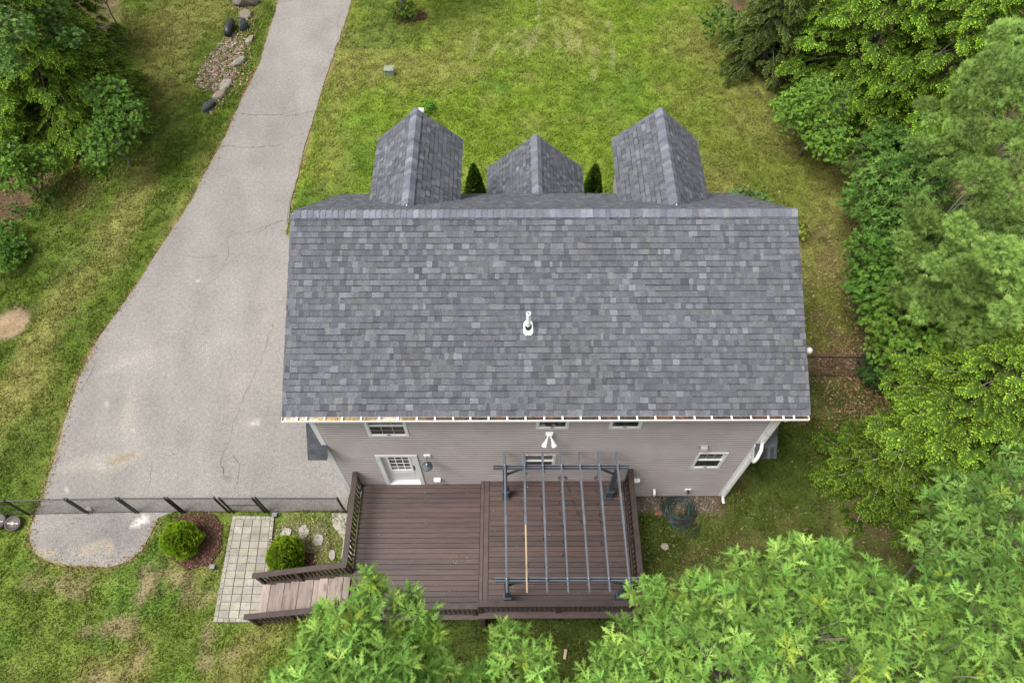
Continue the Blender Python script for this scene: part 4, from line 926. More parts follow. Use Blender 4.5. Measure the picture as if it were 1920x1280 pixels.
def litter(name, n, gen, cols, label, seed, smin=.02, smax=.05, z0=0):
    r = np.random.default_rng(seed); p = gen(r, n); n = len(p); a = r.random(n)*6.28; l = r.uniform(smin,smax,n); w = l*r.uniform(.3,.7,n); z = z0+r.uniform(.012,.06 if not z0 else .016,n); d = np.c_[np.cos(a),np.sin(a)]; e = np.c_[-d[:,1],d[:,0]]; t = r.normal(size=n)*l*(.4 if not z0 else .1); u = r.normal(size=n)*w*.4
    V = np.stack([np.c_[p+d*(l*sx)[:,None]+e*(w*sy)[:,None], z+sx*t+sy*u] for sx, sy in ((-1,0),(0,-1),(1,0),(0,1))], 1).reshape(-1,3)
    c = np.array(cols)[r.integers(0,len(cols),n)]*r.uniform(.7,1.3,(n,1))
    link(name, mesh_np(name, V, np.arange(4*n).reshape(-1,4), np.repeat(c,4,0)), None, MAT['leaf'], kind='stuff', label=label, cat='leaf litter')
def along_drive(r, n):
    i = r.choice(np.r_[np.arange(2, 14), np.arange(2, 14), np.arange(14, 24)], n); t = r.random((n,1)); p = DRIVE[i]*(1-t)+DRIVE[i+1]*t; return p+r.normal(size=(n,2))*.10
litter('leaf_litter', 1100, along_drive, [(.30,.18,.09),(.36,.26,.14),(.22,.12,.06)], 'dry leaf litter along the driveway edge', 51, .015, .035)
litter('leaf_litter', 1600, lambda r, n: np.array(at(1600,640)[:2])+r.normal(size=(n,2))*np.array((1.2,3.2)), [(.34,.22,.12),(.30,.16,.08),(.40,.30,.18)], 'fallen leaves on the lawn beside the woods', 52, .025, .05)
litter('leaf_litter', 1300, lambda r, n: np.c_[r.uniform(-7.6,-5.1,n), r.uniform(-2.4,-.5,n)], [(.42,.38,.24),(.30,.32,.12),(.38,.26,.15)], 'petals and leaf bits around the stepping stones', 53, .012, .03)
litter('leaf_litter', 1500, lambda r, n: np.c_[r.uniform(2.5,7,n), r.uniform(-3.2,.2,n)], [(.14,.17,.04),(.30,.26,.11),(.22,.14,.07)], 'clover and leaf bits on the mossy lawn', 54, .012, .03)
litter('leaf_litter', 1400, lambda r, n: np.c_[r.uniform(-14,-5,n), r.uniform(-4.8,-.6,n)], [(.30,.28,.14),(.36,.30,.18),(.26,.18,.10)], 'dry bits on the patchy lawn', 55, .01, .028)
litter('leaf_litter', 2500, lambda r, n: np.array(at(1640,760)[:2])+r.normal(size=(n,2))*np.array((1.,1.6)), [(.26,.15,.09),(.22,.12,.07),(.34,.24,.14)], 'brown leaf litter at the foot of the woods', 56, .03, .06)
litter('leaf_litter', 2200, lambda r, n: np.array(at(110,310)[:2])+r.normal(size=(n,2))*np.array((1.6,1.2)), [(.24,.13,.08),(.20,.11,.07),(.30,.20,.12)], 'brown leaf litter under the left trees', 57, .03, .06)

litter('leaf_litter', 60, lambda r, n: np.c_[r.uniform(-4.8,-1.8,n), r.uniform(-3.2,-.1,n)], [(.42,.40,.30),(.30,.22,.12),(.22,.24,.08)], 'petals fallen on the lower half of the deck', 58, .01, .022, DZ1)
litter('leaf_litter', 50, lambda r, n: np.c_[r.uniform(-1.3,2.2,n), r.uniform(-3.1,-.1,n)], [(.42,.40,.30),(.30,.22,.12),(.22,.24,.08)], 'petals fallen on the deck under the pergola', 59, .01, .022, DZ2)
def flag(px, py, rx, ry, label, seed, z=.02, m='concrete', name='stepping_stone', cat='stepping stone'):
    r = random.Random(seed); c = at(px, py); k = 9; pts = [(c[0]+rx*math.cos(2*math.pi*i/k)*r.uniform(.75,1.1), c[1]+ry*math.sin(2*math.pi*i/k)*r.uniform(.75,1.1), -.03) for i in range(k)]
    b = MB(); b.prism(pts, (0,0,.03+z)); return b.build(name, MAT[m], None, label=label, cat=cat)
flag(537,998,.17,.15,'stepping stone next to the paver path',1); flag(569,996,.15,.22,'middle stepping stone above the shrub',2); flag(597,1012,.16,.2,'grey stepping stone nearest the deck',3); flag(623,1040,.10,.16,'small half buried stone below the stepping stones',4)
b = MB(); q = G((622,962),(655,962),(660,1045),(640,1045),(644,1010),(624,985)); b.prism([(*p,-.03) for p in q], (0,0,.05)); b.build('concrete_pad', MAT['concrete'], None, label='concrete pad beside the deck corner', cat='concrete pad')
p = at(530,248+0); 
flag(166,958,.13,.12,'lumpy concrete footing at a fence post base',6,.06,name='footing',cat='footing')
b = MB(); p = at(731,140); b.prism([(p[0]-.19,p[1]-.15,-.02),(p[0]+.19,p[1]-.15,-.02),(p[0]+.19,p[1]+.15,-.02),(p[0]-.19,p[1]+.15,-.02)], (0,0,.30)); ub = b.build('utility_box', MAT['utility'], None, label='weathered green utility box on the front lawn', cat='utility box'); 
b = MB(); b.box((p[0]-.21,p[1]-.17,.282),(p[0]+.21,p[1]+.17,.33)); b.build('lid', MAT['utility'], ub)
# lamp post at the walk, behind the left dormer
p = at(789,204,1.9); o = empty('walkway_post', (p[0],p[1],0), 'white square post standing on the lawn behind left dormer', 'post')
b = MB(); b.box((-.07,-.07,-.1),(.07,.07,1.8)); b.build('shaft', MAT['whitep'], o, loc=(0,0,0)); b = MB(); b.box((-.1,-.1,1.8),(.1,.1,1.86)); b.add([(-.1,-.1,1.86),(.1,-.1,1.86),(.1,.1,1.86),(-.1,.1,1.86),(0,0,1.93)], [(0,1,4),(1,2,4),(2,3,4),(3,0,4)]); b.build('cap', MAT['whitep'], o, loc=(0,0,0))
# round lids at the left edge
for px, py, lab, tl in ((2,980,'dark round lid cut by the left photo edge',0),(29,982,'brown slotted round lid lying by the fence',.5)):
    p = at(px, py); o = empty('round_lid', (p[0],p[1],0), lab, 'lid', 'round lids by the fence'); o.rotation_euler = (.35*tl, .2*tl, 0)
    b = MB(); b.lathe([(.0,.09),(.09,.10),(.17,.10),(.19,.13),(.215,.13),(.22,.02),(.2,.0)], (0,0,.04), 20); b.build('disc', MAT['brown'], o, True, loc=(0,0,0))
    b = MB(); b.box((-.15,-.02,.135),(.15,.02,.155)); b.build('bar', MAT['taupe'], o, loc=(0,0,0)); b = MB(); b.lathe([(.0,.17),(.05,.165),(.06,.14)], (0,0,0), 10); b.build('hub', MAT['taupe'], o, loc=(0,0,0))
for px, py, lab in ((401,1064,'small black path light by the mulch bed'),(517,967,'small black path light by the gate')):
    p = at(px, py); o = empty('path_light', (p[0],p[1],0), lab, 'lamp'); b = MB(); b.box((-.05,-.05,.0),(.05,.05,.12)); b.build('body', MAT['black'], o, loc=(0,0,0)); b = MB(); b.box((-.07,-.06,.121),(.07,.06,.15)); b.build('top_panel', MAT['grey'], o, loc=(0,0,0))
b = MB(); p = at(1059,1226); b.beam((p[0]-.02,p[1]-.12,.04),(p[0]+.03,p[1]+.12,.05),.07,.03); b.build('wood_scrap', MAT['bare'], None, label='short scrap of bare wood on the grass below the deck', cat='wood scrap')

# garden hoses
def hose(name, px, py, R, loops, rad, m, label, seed, sq=1.0):
    r = random.Random(seed); c = at(px, py); pts = []; ph = r.random()*6; cx = cy = 0
    for i in range(loops*14):
        t = 2*math.pi*i/14
        if i % 14 == 0: tx, ty, tr = r.gauss(0,.13), r.gauss(0,.10), R*r.uniform(.62,1.08)
        if i == 0: cx, cy, cr = tx, ty, tr
        cx += (tx-cx)*.15; cy += (ty-cy)*.15; cr += (tr-cr)*.15
        pts.append((c[0]+cx+cr*math.cos(t+ph), c[1]+cy+cr*sq*math.sin(t+ph), .02+.10*(i/(loops*14))+.03*r.random()))
    b = MB(); b.tube(pts, rad, 5); return b.build(name, MAT[m], None, True, label=label, cat='hose')
hose('garden_hose', 1275, 958, .46, 16, .015, 'hoseb', 'large heap of black garden hose against the foundation', 2)
hose('garden_hose', 1272, 958, .34, 3, .013, 'hoseg', 'green garden hose coiled within the black heap', 5)
hose('garden_hose', 1283, 985, .31, 5, .010, 'hoseb', 'thin black tubing looped on the lower end of the heap', 8)

# ------------------------------------------------------------------ foliage
def unit(a): return a/(np.linalg.norm(a, axis=-1, keepdims=True)+1e-9)
def basis(d, up):
    x = unit(d); y = unit(np.cross(up, x)); z = np.cross(x, y); return np.stack([x, y, z], -1)       # columns
def scatter(T, F, P, B, S, col, tint=None):
    """copies of template T (k,3) at P with bases B, scales S, colours col (N,3); tint (k,3) multiplies"""
    V = np.einsum('nij,kj->nki', B, T)*np.asarray(S).reshape(-1,1,1) + P[:, None]
    k = len(T); f = (F[None]+k*np.arange(len(P))[:, None, None]).reshape(-1, F.shape[1])
    t = np.ones((k, 3)) if tint is None else tint
    return V.reshape(-1, 3), f, (col[:, None]*t[None]).reshape(-1, 3)
def lobed_leaf(lobes, tip=.12, fold=.10):
    """leaf of length 1 along x from pointed lobes: (root start, root end, tip x, tip y)"""
    v = [(0,0,0)]; f = []
    def tri(a, b, c): n = len(v); v.extend([a, b, c]); f.append((n, n+1, n+2))
    for s in (1, -1):
        for a, b, tx, ty in lobes:
            z = fold*ty*1.5
            if s > 0: tri((a,0,0),(b,0,0),(tx,ty,z))
            else: tri((b,0,0),(a,0,0),(tx,-ty,z))
        tri((0,-.012*s,0),(1,0,-.08),(0,.012*s,0)) if s > 0 else None
    tri((.66,.05,0),(.66,-.05,0),(1,0,-.07))
    a = np.array(v[1:]); a[:, 2] -= .16*a[:, 0]**2
    return a, np.array(f)-1
OAK_T, OAK_F = lobed_leaf([(.18,.28,.31,.12),(.34,.45,.49,.22),(.37,.49,.58,.15),(.53,.64,.73,.22),(.57,.68,.82,.13),(.70,.79,.93,.09)])
_rib = np.array([(.0,.012,0),(.2,.035,.005),(.5,.045,0),(.8,.035,-.05),(.8,-.035,-.05),(.5,-.045,0),(.2,-.035,.005),(.0,-.012,0)])
_n = len(OAK_T); OAK_F = np.r_[OAK_F, np.array([(0,7,1),(1,7,6),(1,6,2),(2,6,5),(2,5,3),(3,5,4)])+_n]; OAK_T = np.r_[OAK_T, _rib-np.c_[np.zeros((8,2)), .16*_rib[:,0]**2]]
MAP_T, MAP_F = lobed_leaf([(.0,.3,.06,.34),(.05,.55,.48,.50),(.3,.7,.66,.3)])
ASH_T = np.array([(0,0,0),(.35,.2,.04),(.4,0,0),(.35,-.2,.04),(1,0,-.15)], float); ASH_F = np.array([(0,2,1),(0,3,2),(1,2,4),(2,3,4)])

def blob_points(blobs, dens, shell=(.75, 1.0), up_only=-.35, r=rng):
    """points near the skin of overlapping ellipsoids with their outward normals; skips what lies deep inside another"""
    P = []; Nn = []
    for c, rad in blobs:
        c = np.array(c, float); rad = np.array(rad, float) if hasattr(rad, '__len__') else np.array([rad]*3, float)
        n = max(6, int(dens*4*np.pi*(rad[0]*rad[1]*rad[2])**(2/3)))
        d = unit(r.normal(size=(n, 3))); d = d[d[:, 2] > up_only]
        s = r.uniform(*shell, len(d))[:, None]; bump = 1+.22*(vnoise(d[:,0]*3+c[0], d[:,1]*3+d[:,2]*2, .8, 5)[:, None]-.5)
        P.append(c+d*rad*s*bump); Nn.append(unit(d/rad))
    P = np.concatenate(P); Nn = np.concatenate(Nn); ok = np.ones(len(P), bool)
    for c, rad in blobs:
        rad = np.array(rad, float) if hasattr(rad, '__len__') else np.array([rad]*3, float)
        ok &= np.linalg.norm((P-np.array(c))/rad, axis=1) > shell[0]*.86
    return P[ok], Nn[ok]
def tree_root(name, base, label, cat, group=None): return empty(name, tuple(base), label, cat, group)
def trunk_and_limbs(root, base, top, r0, ends, m='bark', sag=.2, name='trunk'):
    base = Vector(base); top = Vector(top); b = MB(); pts = [base.lerp(top, t)+Vector((random.gauss(0,.05),random.gauss(0,.05),0))*(t > 0) for t in (0,.2,.4,.6,.8,1)]
    b.tube(pts, [r0*(1.25 if i == 0 else 1-.16*i) for i in range(6)], 8); b.build(name, MAT[m], root, True)
    b = MB()
    for e in ends:
        e = Vector(e); t = random.uniform(.35,.9); a = base.lerp(top, t); mid = a.lerp(e, .5)+Vector((0,0,(e-a).length*sag*.3)); rr = r0*.35*(1-.5*t)
        b.tube([a, mid, e], [rr, rr*.6, rr*.22], 5)
    if ends: b.build('limb', MAT[m], root, True)
def twigs(P, Q, rad, root, m='bark', name='twig'):
    """thin three-sided sticks from P to Q, all in one part"""
    d = unit(Q-P); a = unit(np.cross(d, np.array((.3,.2,1.)))); b_ = np.cross(d, a); n = len(P); V = []
    for E, s in ((P, 1.), (Q, .45)):
        for k in range(3): t = 2*np.pi*k/3; V.append(E+(a*np.cos(t)+b_*np.sin(t))*rad*s)
    V = np.stack(V, 1).reshape(-1, 3); f = np.array([(0,1,4,3),(1,2,5,4),(2,0,3,5)]); f = (f[None]+6*np.arange(n)[:, None, None]).reshape(-1, 4)
    link(name, mesh_np(name, V, f), root, MAT[m], kind='stuff')

def rosettes(P, Nn, per, T, size, droop, r, spread=(.75, 1.5)):
    """leaves radiating from shoot tips: returns leaf positions, bases, scales"""
    n = len(P); ax = unit(Nn*.6+np.array((0,0,.75))+r.normal(size=(n,3))*.28)
    LP = []; LB = []; LS = []; own = []
    a0 = r.random(n)*6.28; e1 = unit(np.cross(ax, np.array((.13,.97,.2)))); e2 = np.cross(ax, e1)
    for j in range(per):
        a = a0+j*2.4+r.normal(size=n)*.25; th = r.uniform(*spread, n) if j < per-2 else r.uniform(.3, .8, n)
        rad = e1*np.cos(a)[:,None]+e2*np.sin(a)[:,None]; d = unit(ax*np.cos(th)[:,None]+rad*np.sin(th)[:,None]+np.array((0,0,-droop)))
        LP.append(P-ax*(.05*r.random((n,1))*size*2)); LB.append(basis(d, ax+r.normal(size=(n,3))*.22)); LS.append(size*r.uniform(.65,1.15,n)); own.append(np.arange(n))
    return np.concatenate(LP), np.concatenate(LB), np.concatenate(LS), np.concatenate(own)

OAKV = []
def oak(name, blobs, trunk, label, size=.22, dens=9, seed=1, base_col=(.205,.370,.072), singles=300, inner=True, per=8):
    r = np.random.default_rng(seed); root = tree_root(name, trunk[0], label, 'tree', 'oaks below the deck')
    P, Nn = blob_points(blobs, dens, (.72,1.12), -.5, r)
    if inner: P2, N2 = blob_points(blobs, dens*.7, (.35,.72), -.5, r); P = np.r_[P,P2]; Nn = np.r_[Nn,N2]
    LP, LB, LS, own = rosettes(P, Nn, per, OAK_T, size, .15, r, (.65, 1.35))
    n = len(LP); tw = (r.uniform(.55,1.15,len(P))+.35*(r.random(len(P)) < .22))[own]; yl = r.random(len(P))[own]
    col = np.array(base_col)*tw[:,None]*r.uniform(.82,1.2,(n,1)); col[:, 0] *= 1+.25*(yl-.4); col[tw > 1.15] *= np.array((1.12,1.0,1.15)); fresh = yl > .965; col[fresh] *= np.array((1.45,1.25,.9))
    # the leaves that show largest from the photo's viewpoint are singles
    px, py, w = project(LP); ok = (px > 0) & (px < 1920) & (py > 0) & (py < 1280)
    face = np.abs(np.einsum('ni,ni->n', LB[:,:,2], unit(CAM-LP))); score = np.where(ok, LS*(.4+face)/w, 0)
    hgt = LP@np.array((0,0,1.)); score *= 1+.04*hgt
    sel = np.argsort(-score)[:singles]; sel = sel[score[sel] > 0]; m = np.ones(n, bool); m[sel] = False
    V, f, c = scatter(OAK_T, OAK_F, LP[m], LB[m], LS[m], col[m])
    o = link('foliage', mesh_np('foliage', V, f, c), root, MAT['leafo'], kind='stuff')
    if not OAKV:
        for k in range(5):
            t = OAK_T.copy(); rr = np.random.default_rng(k); t[:,2] += rr.normal()*.12*np.abs(t[:,1]) - .08*k*.3*t[:,0]**2; t[:,1] *= rr.uniform(.85,1.15)
            me = mesh_np('leaf', t, OAK_F); me.materials.append(MAT['leafs']); OAKV.append(me)
    rl = Vector(root.location)
    for i in sel:
        ob = bpy.data.objects.new('leaf', OAKV[int(i) % 5]); C.objects.link(ob); ob.parent = root
        Mx = np.eye(4); Mx[:3,:3] = LB[i]*LS[i]; Mx[:3,3] = LP[i]-np.array(rl); ob.matrix_basis = Matrix(Mx.tolist()); ob.color = (*col[i], 1)
    ends = [tuple(np.array(c)-np.array((0,0,.3))) for c, rd in blobs]
    trunk_and_limbs(root, trunk[0], trunk[1], trunk[2], ends)
    cen = np.array([c for c, rd in blobs]); near = cen[np.argmin(np.linalg.norm(P[:,None]-cen[None], axis=2), 1)]
    twigs(near*.45+P*.55, P, .009, root)
    return root
def B(px, py, z, r, rz=None): p = at(px, py, z); return (tuple(p), (r, r, rz or r*.8))
def T_(px, py, ztop, r0, lean=.0): p = at(px, py, ztop); return ((p[0]+lean, p[1], -.1), (p[0], p[1], ztop), r0)

oak('oak_tree', [B(630,1200,9.6,.45),B(600,1170,9.4,.25),B(660,1170,9.8,.35),B(697,1095,9.9,.2),B(705,1130,9.7,.25),B(770,1150,9.2,.35),B(690,1240,9.5,.5),B(800,1210,9.0,.3),B(585,1235,9.3,.3),B(620,1280,9.6,.6),B(740,1270,9.3,.5),B(810,1260,9.0,.35),B(680,1350,9.6,1.0),B(540,1290,9.0,.3),B(510,1290,8.8,.2)],
    T_(690,1330,9.0,.16), 'oak top in front of the deck stairs at lower left', seed=11, dens=15, size=.225)
oak('oak_tree', [B(940,1185,8.6,.14),B(960,1210,8.7,.25),B(920,1245,8.4,.28),B(1005,1240,8.6,.3),B(960,1275,8.5,.5),B(890,1285,8.3,.25),B(930,1340,8.3,.6),B(1030,1290,8.3,.25)], T_(965,1340,8.0,.12), 'small oak top below the middle of the deck', seed=12, dens=15, size=.22)
oak('oak_tree', [B(1225,1130,9.3,.3),B(1200,1115,9.1,.2),B(1265,1110,9.3,.25),B(1250,1200,9.5,.6),B(1165,1220,9.0,.4),B(1330,1170,9.5,.6),B(1330,1105,9.0,.35),B(1400,1080,9.0,.35),B(1380,1060,8.8,.2),B(1420,1150,9.5,.6),B(1480,1040,8.8,.3),B(1490,1020,8.8,.15),B(1500,1100,9.5,.6),B(1560,1060,9.0,.4),B(1590,1110,9.2,.6),B(1600,1180,9.7,.8),B(1470,1200,10,.9),B(1660,1110,8.8,.4),B(1720,1180,9.4,.7),B(1820,1230,9.6,.9),B(1700,1270,9.9,1.0),B(1350,1280,9.8,.9),B(1150,1290,9.2,.5),B(1560,1310,10,1.2),B(1900,1290,9.6,1.1),B(1230,1330,9.4,.8)],
    T_(1500,1280,9.0,.22), 'broad oak crown filling the lower right corner', seed=13, dens=14, size=.22)
oak('oak_tree', [B(1800,940,7.4,.6),B(1870,1000,7.6,.8),B(1760,1000,6.8,.5),B(1850,1080,7.2,.9),B(1930,930,7.6,.9),B(1780,1070,6.4,.6),B(1910,1150,7.2,.9),B(1760,945,6.8,.3)],
    T_(1840,1060,7.0,.18), 'darker oak crown between the hemlocks at right edge', seed=14, dens=11, size=.23, base_col=(.165,.305,.065))

def broadleaf(name, blobs, trunk, label, cat='tree', group=None, T=MAP_T, F=MAP_F, size=.12, dens=40, per=5, col=(.075,.150,.028), seed=1, droop=.2, inner=True, var=.3):
    r = np.random.default_rng(seed); root = tree_root(name, trunk[0] if trunk else (blobs[0][0][0],blobs[0][0][1],0), label, cat, group)
    P, Nn = blob_points(blobs, dens, (.68,1.16), -.45, r)
    if inner: P2, N2 = blob_points(blobs, dens*.5, (.5,.78), -.45, r); P = np.r_[P,P2]; Nn = np.r_[Nn,N2]
    LP, LB, LS, own = rosettes(P, Nn, per, T, size, droop, r); n = len(LP)
    big = .75+.5*vnoise(P[:,0]*1.7, P[:,1]*1.7+P[:,2], .5, seed)
    cc = np.array(col)*(big*r.uniform(1-var,1+var,len(P)))[own][:,None]*r.uniform(.85,1.15,(n,1)); cc[:,0] *= (1+.3*(r.random(len(P))-.5))[own]
    V, f, c = scatter(T, F, LP, LB, LS, cc)
    link('crown', mesh_np('crown', V, f, c), root, MAT['leaf'], kind='stuff')
    if trunk: trunk_and_limbs(root, *trunk, [tuple(np.array(c)-np.array((0,0,.2))) for c, rd in blobs])
    cen = np.array([c for c, rd in blobs]); near = cen[np.argmin(np.linalg.norm(P[:,None]-cen[None], axis=2), 1)]
    k = r.random(len(P)) < .5; twigs(near[k]*.4+P[k]*.6, P[k], .007, root)
    return root

# hemlock spray: a flat fan of short twigs, tips fresh and light
def spray_template(r, n_side=4, length=1.0):
    v = []; f = []; tint = []
    def leafq(p, d, l, w, t, nz=0.):
        d = d/np.linalg.norm(d); s = np.cross((0,0,1), d); k = len(v)
        v.extend([p, p+d*l*.5+s*w, p+d*l+np.array((0,0,-.1*l+nz)), p+d*l*.5-s*w]); f.append((k,k+1,k+2,k+3)); tint.extend([t]*4)
    dark = np.array((.42,.48,.45)); mid = np.array((.85,.88,.85)); tip = np.array((2.15,2.0,1.15))  # new growth is lighter; twig roots darkened further as painted depth shade
    for i in range(n_side):
        x = length*(.08+.86*i/n_side); sag = -.16*x*x
        for s in (-1, 1):
            a = s*(1.0-.45*i/n_side)+r.normal()*.12; ln = length*(.42*(1-.65*i/n_side)+.06)*r.uniform(.8,1.2); d = np.array((math.cos(a), math.sin(a), 0)); p = np.array((x,0,sag))
            m = 3 if ln > .22 else 2
            for j in range(m):
                q = p+d*ln*j/m+np.array((0,0,-.05*j/m)); t = tip if j == m-1 else (mid if j else dark)
                leafq(q, d+np.array((0,0,-.15*j)), ln/m*1.25, ln/m*.42+.012, t)
                if j < m-1:
                    for ss in (-1, 1): b_ = a+ss*.85; leafq(q, np.array((math.cos(b_),math.sin(b_),-.15)), ln/m*.9, ln/m*.26+.01, mid*(1.0 if j else .8))
    leafq(np.array((length*.85,0,-.12)), np.array((1,0,-.3)), length*.2, .045, tip); leafq(np.array((0,0,0.)), np.array((1,0,-.1)), length*.9, .02, dark)
    return np.array(v), np.array(f), np.array(tint)
SPRAY = [spray_template(np.random.default_rng(k)) for k in range(3)]
def hemlock_data(H, R, seed, col, clear=.06, droop=.30, nb=None, size=.42, dens=1.0, shape=.8):
    """whorls of drooping boughs, each carrying overlapping sprays: mesh arrays in local space and bough lines"""
    r = np.random.default_rng(seed); P = []; D = []; U = []; S = []; Cc = []; boughs = []
    nb = nb or int(H*13*dens)
    for i in range(nb):
        t = clear+(1-clear)*(i+r.random())/nb; z0 = H*t; ln = R*(1-t)**shape*r.uniform(.72,1.12)+.16; az = i*2.399+r.normal()*.3
        h = np.array((math.cos(az), math.sin(az), 0)); rise = .25*(t-.35)
        pt = lambda s: h*ln*s+np.array((0,0,z0+ln*(rise*s-droop*s*s)))
        boughs.append((pt(0), pt(.5), pt(.96))); m = max(6, int((ln*9+ln*ln*3.2)*dens))
        tn = r.uniform(.75,1.25)
        side0 = np.array((-h[1], h[0], 0))
        for j in range(m):
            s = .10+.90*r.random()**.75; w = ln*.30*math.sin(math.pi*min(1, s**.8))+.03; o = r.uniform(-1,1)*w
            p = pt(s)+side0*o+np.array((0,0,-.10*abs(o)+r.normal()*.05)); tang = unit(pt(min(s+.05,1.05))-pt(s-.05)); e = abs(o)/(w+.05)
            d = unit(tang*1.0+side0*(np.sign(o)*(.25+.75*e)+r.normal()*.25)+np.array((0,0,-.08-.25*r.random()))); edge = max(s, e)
            P.append(p); D.append(d); U.append(np.array((0,0,1))+r.normal(size=3)*.25); S.append(size*r.uniform(.65,1.15)*(.85+.3*(1-t))); Cc.append(tn*r.uniform(.8,1.2)*(.32+.74*edge))  # last factor paints inner sprays darker, as shade inside the bough
    P = np.array(P); B_ = basis(np.array(D), np.array(U)); S = np.array(S); Cc = np.array(col)[None]*np.array(Cc)[:,None]
    Vs, Fs, Cs = [], [], []; o = 0
    for k in range(3):
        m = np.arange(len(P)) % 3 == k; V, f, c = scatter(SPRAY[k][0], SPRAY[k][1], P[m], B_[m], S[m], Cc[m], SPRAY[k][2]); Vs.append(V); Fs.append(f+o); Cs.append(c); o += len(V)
    return np.concatenate(Vs), np.concatenate(Fs), np.concatenate(Cs), boughs
HEM = {}
def hemlock(name, key, pos, label, rot=0, scale=1.0, lean=(0,0), trunk_r=.16, pale=False, group='hemlocks at the wood edge', cat='tree', zs=1.0, **kw):
    if key not in HEM:
        V, f, c, bo = hemlock_data(**kw); me = mesh_np('crown', V, f, c); me.materials.append(MAT['needle'])
        b = MB(); H_ = kw['H']; b.tube([(0,0,-.2),(.02,.0,H_*.3),(-.02,.02,H_*.6),(0,0,H_*1.0)], [trunk_r,trunk_r*.75,trunk_r*.4,.012], 8); tm = b.mesh('trunk', True); tm.materials.append(MAT['bark'])
        b = MB()
        for p, q, s in bo: b.tube([p, q, s], [.022,.014,.005], 4, caps=False)
        bm_ = b.mesh('bough'); bm_.materials.append(MAT['bark_pale' if pale else 'bark']); HEM[key] = (me, tm, bm_)
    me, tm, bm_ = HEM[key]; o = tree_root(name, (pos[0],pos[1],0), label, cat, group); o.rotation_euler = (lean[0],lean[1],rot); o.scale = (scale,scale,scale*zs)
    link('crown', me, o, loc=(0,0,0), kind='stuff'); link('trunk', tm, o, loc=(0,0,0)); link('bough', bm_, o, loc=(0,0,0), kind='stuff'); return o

HA = dict(H=11.0, R=3.5, seed=3, col=(.118,.205,.030), size=.42, clear=.04, dens=.9, droop=.22)
HC = dict(H=10.5, R=3.0, seed=9, col=(.128,.215,.034), size=.36, clear=.42, dens=1.1, droop=.22)
HB = dict(H=7.0, R=1.8, seed=4, col=(.092,.150,.024), size=.34, clear=.05, dens=1.25, droop=.22)
HD = dict(H=8.0, R=1.9, seed=5, col=(.082,.108,.034), size=.34, clear=.04, dens=1.15, droop=.4)
p = at(1585,190); hemlock('hemlock_tree', 'A', p, 'tall lime tipped hemlock nearest the top right lawn edge', .4, 1.0, **HA)
p = at(1700,250); hemlock('hemlock_tree', 'A', p, 'lime tipped hemlock behind the round maple sapling', 2.4, .95, **HA)
p = at(1790,120); hemlock('hemlock_tree', 'A', p, 'hemlock at the top right behind the pine', 3.4, 1.0, **HA)
p = at(1425,130); hemlock('spruce_tree', 'D', p, 'dull dark evergreen leftmost in the right hand woods', .4, 1.0, group='evergreens at the top', **HD)
p = at(1490,60); hemlock('hemlock_tree', 'A', p, 'hemlock by the top edge right of the dull evergreen', 4.0, .8, **HA)
p = at(1735,810,3.4); hemlock('hemlock_tree', 'B', p, 'slim hemlock with its bare spire beside the mossy lawn', .9, .95, pale=True, zs=.52, **HB)
p = at(1960,640,7.0); hemlock('hemlock_tree', 'C', p, 'bright yellow green hemlock at the right edge', 5.2, 1.0, zs=.67, **HC)
p = at(1735,1000); hemlock('hemlock_tree', 'B', p, 'low hemlock half hidden behind the lower right oak', 2.0, .6, **HB)
p = at(165,245); hemlock('hemlock_tree', 'A', p, 'large hemlock leaning over the left lawn', 1.2, .85, **HA)
p = at(205,190); hemlock('hemlock_tree', 'B', p, 'low hemlock between the maple sapling and the dry lawn', 2.2, 1.0, zs=.7, **HB)
p = at(40,250); hemlock('hemlock_tree', 'A', p, 'hemlock cut by the left photo edge', 3.2, .85, **HA)
p = at(150,110); hemlock('hemlock_tree', 'B', p, 'smaller hemlock at the top of the left woods', 1.9, 1.25, **HB)

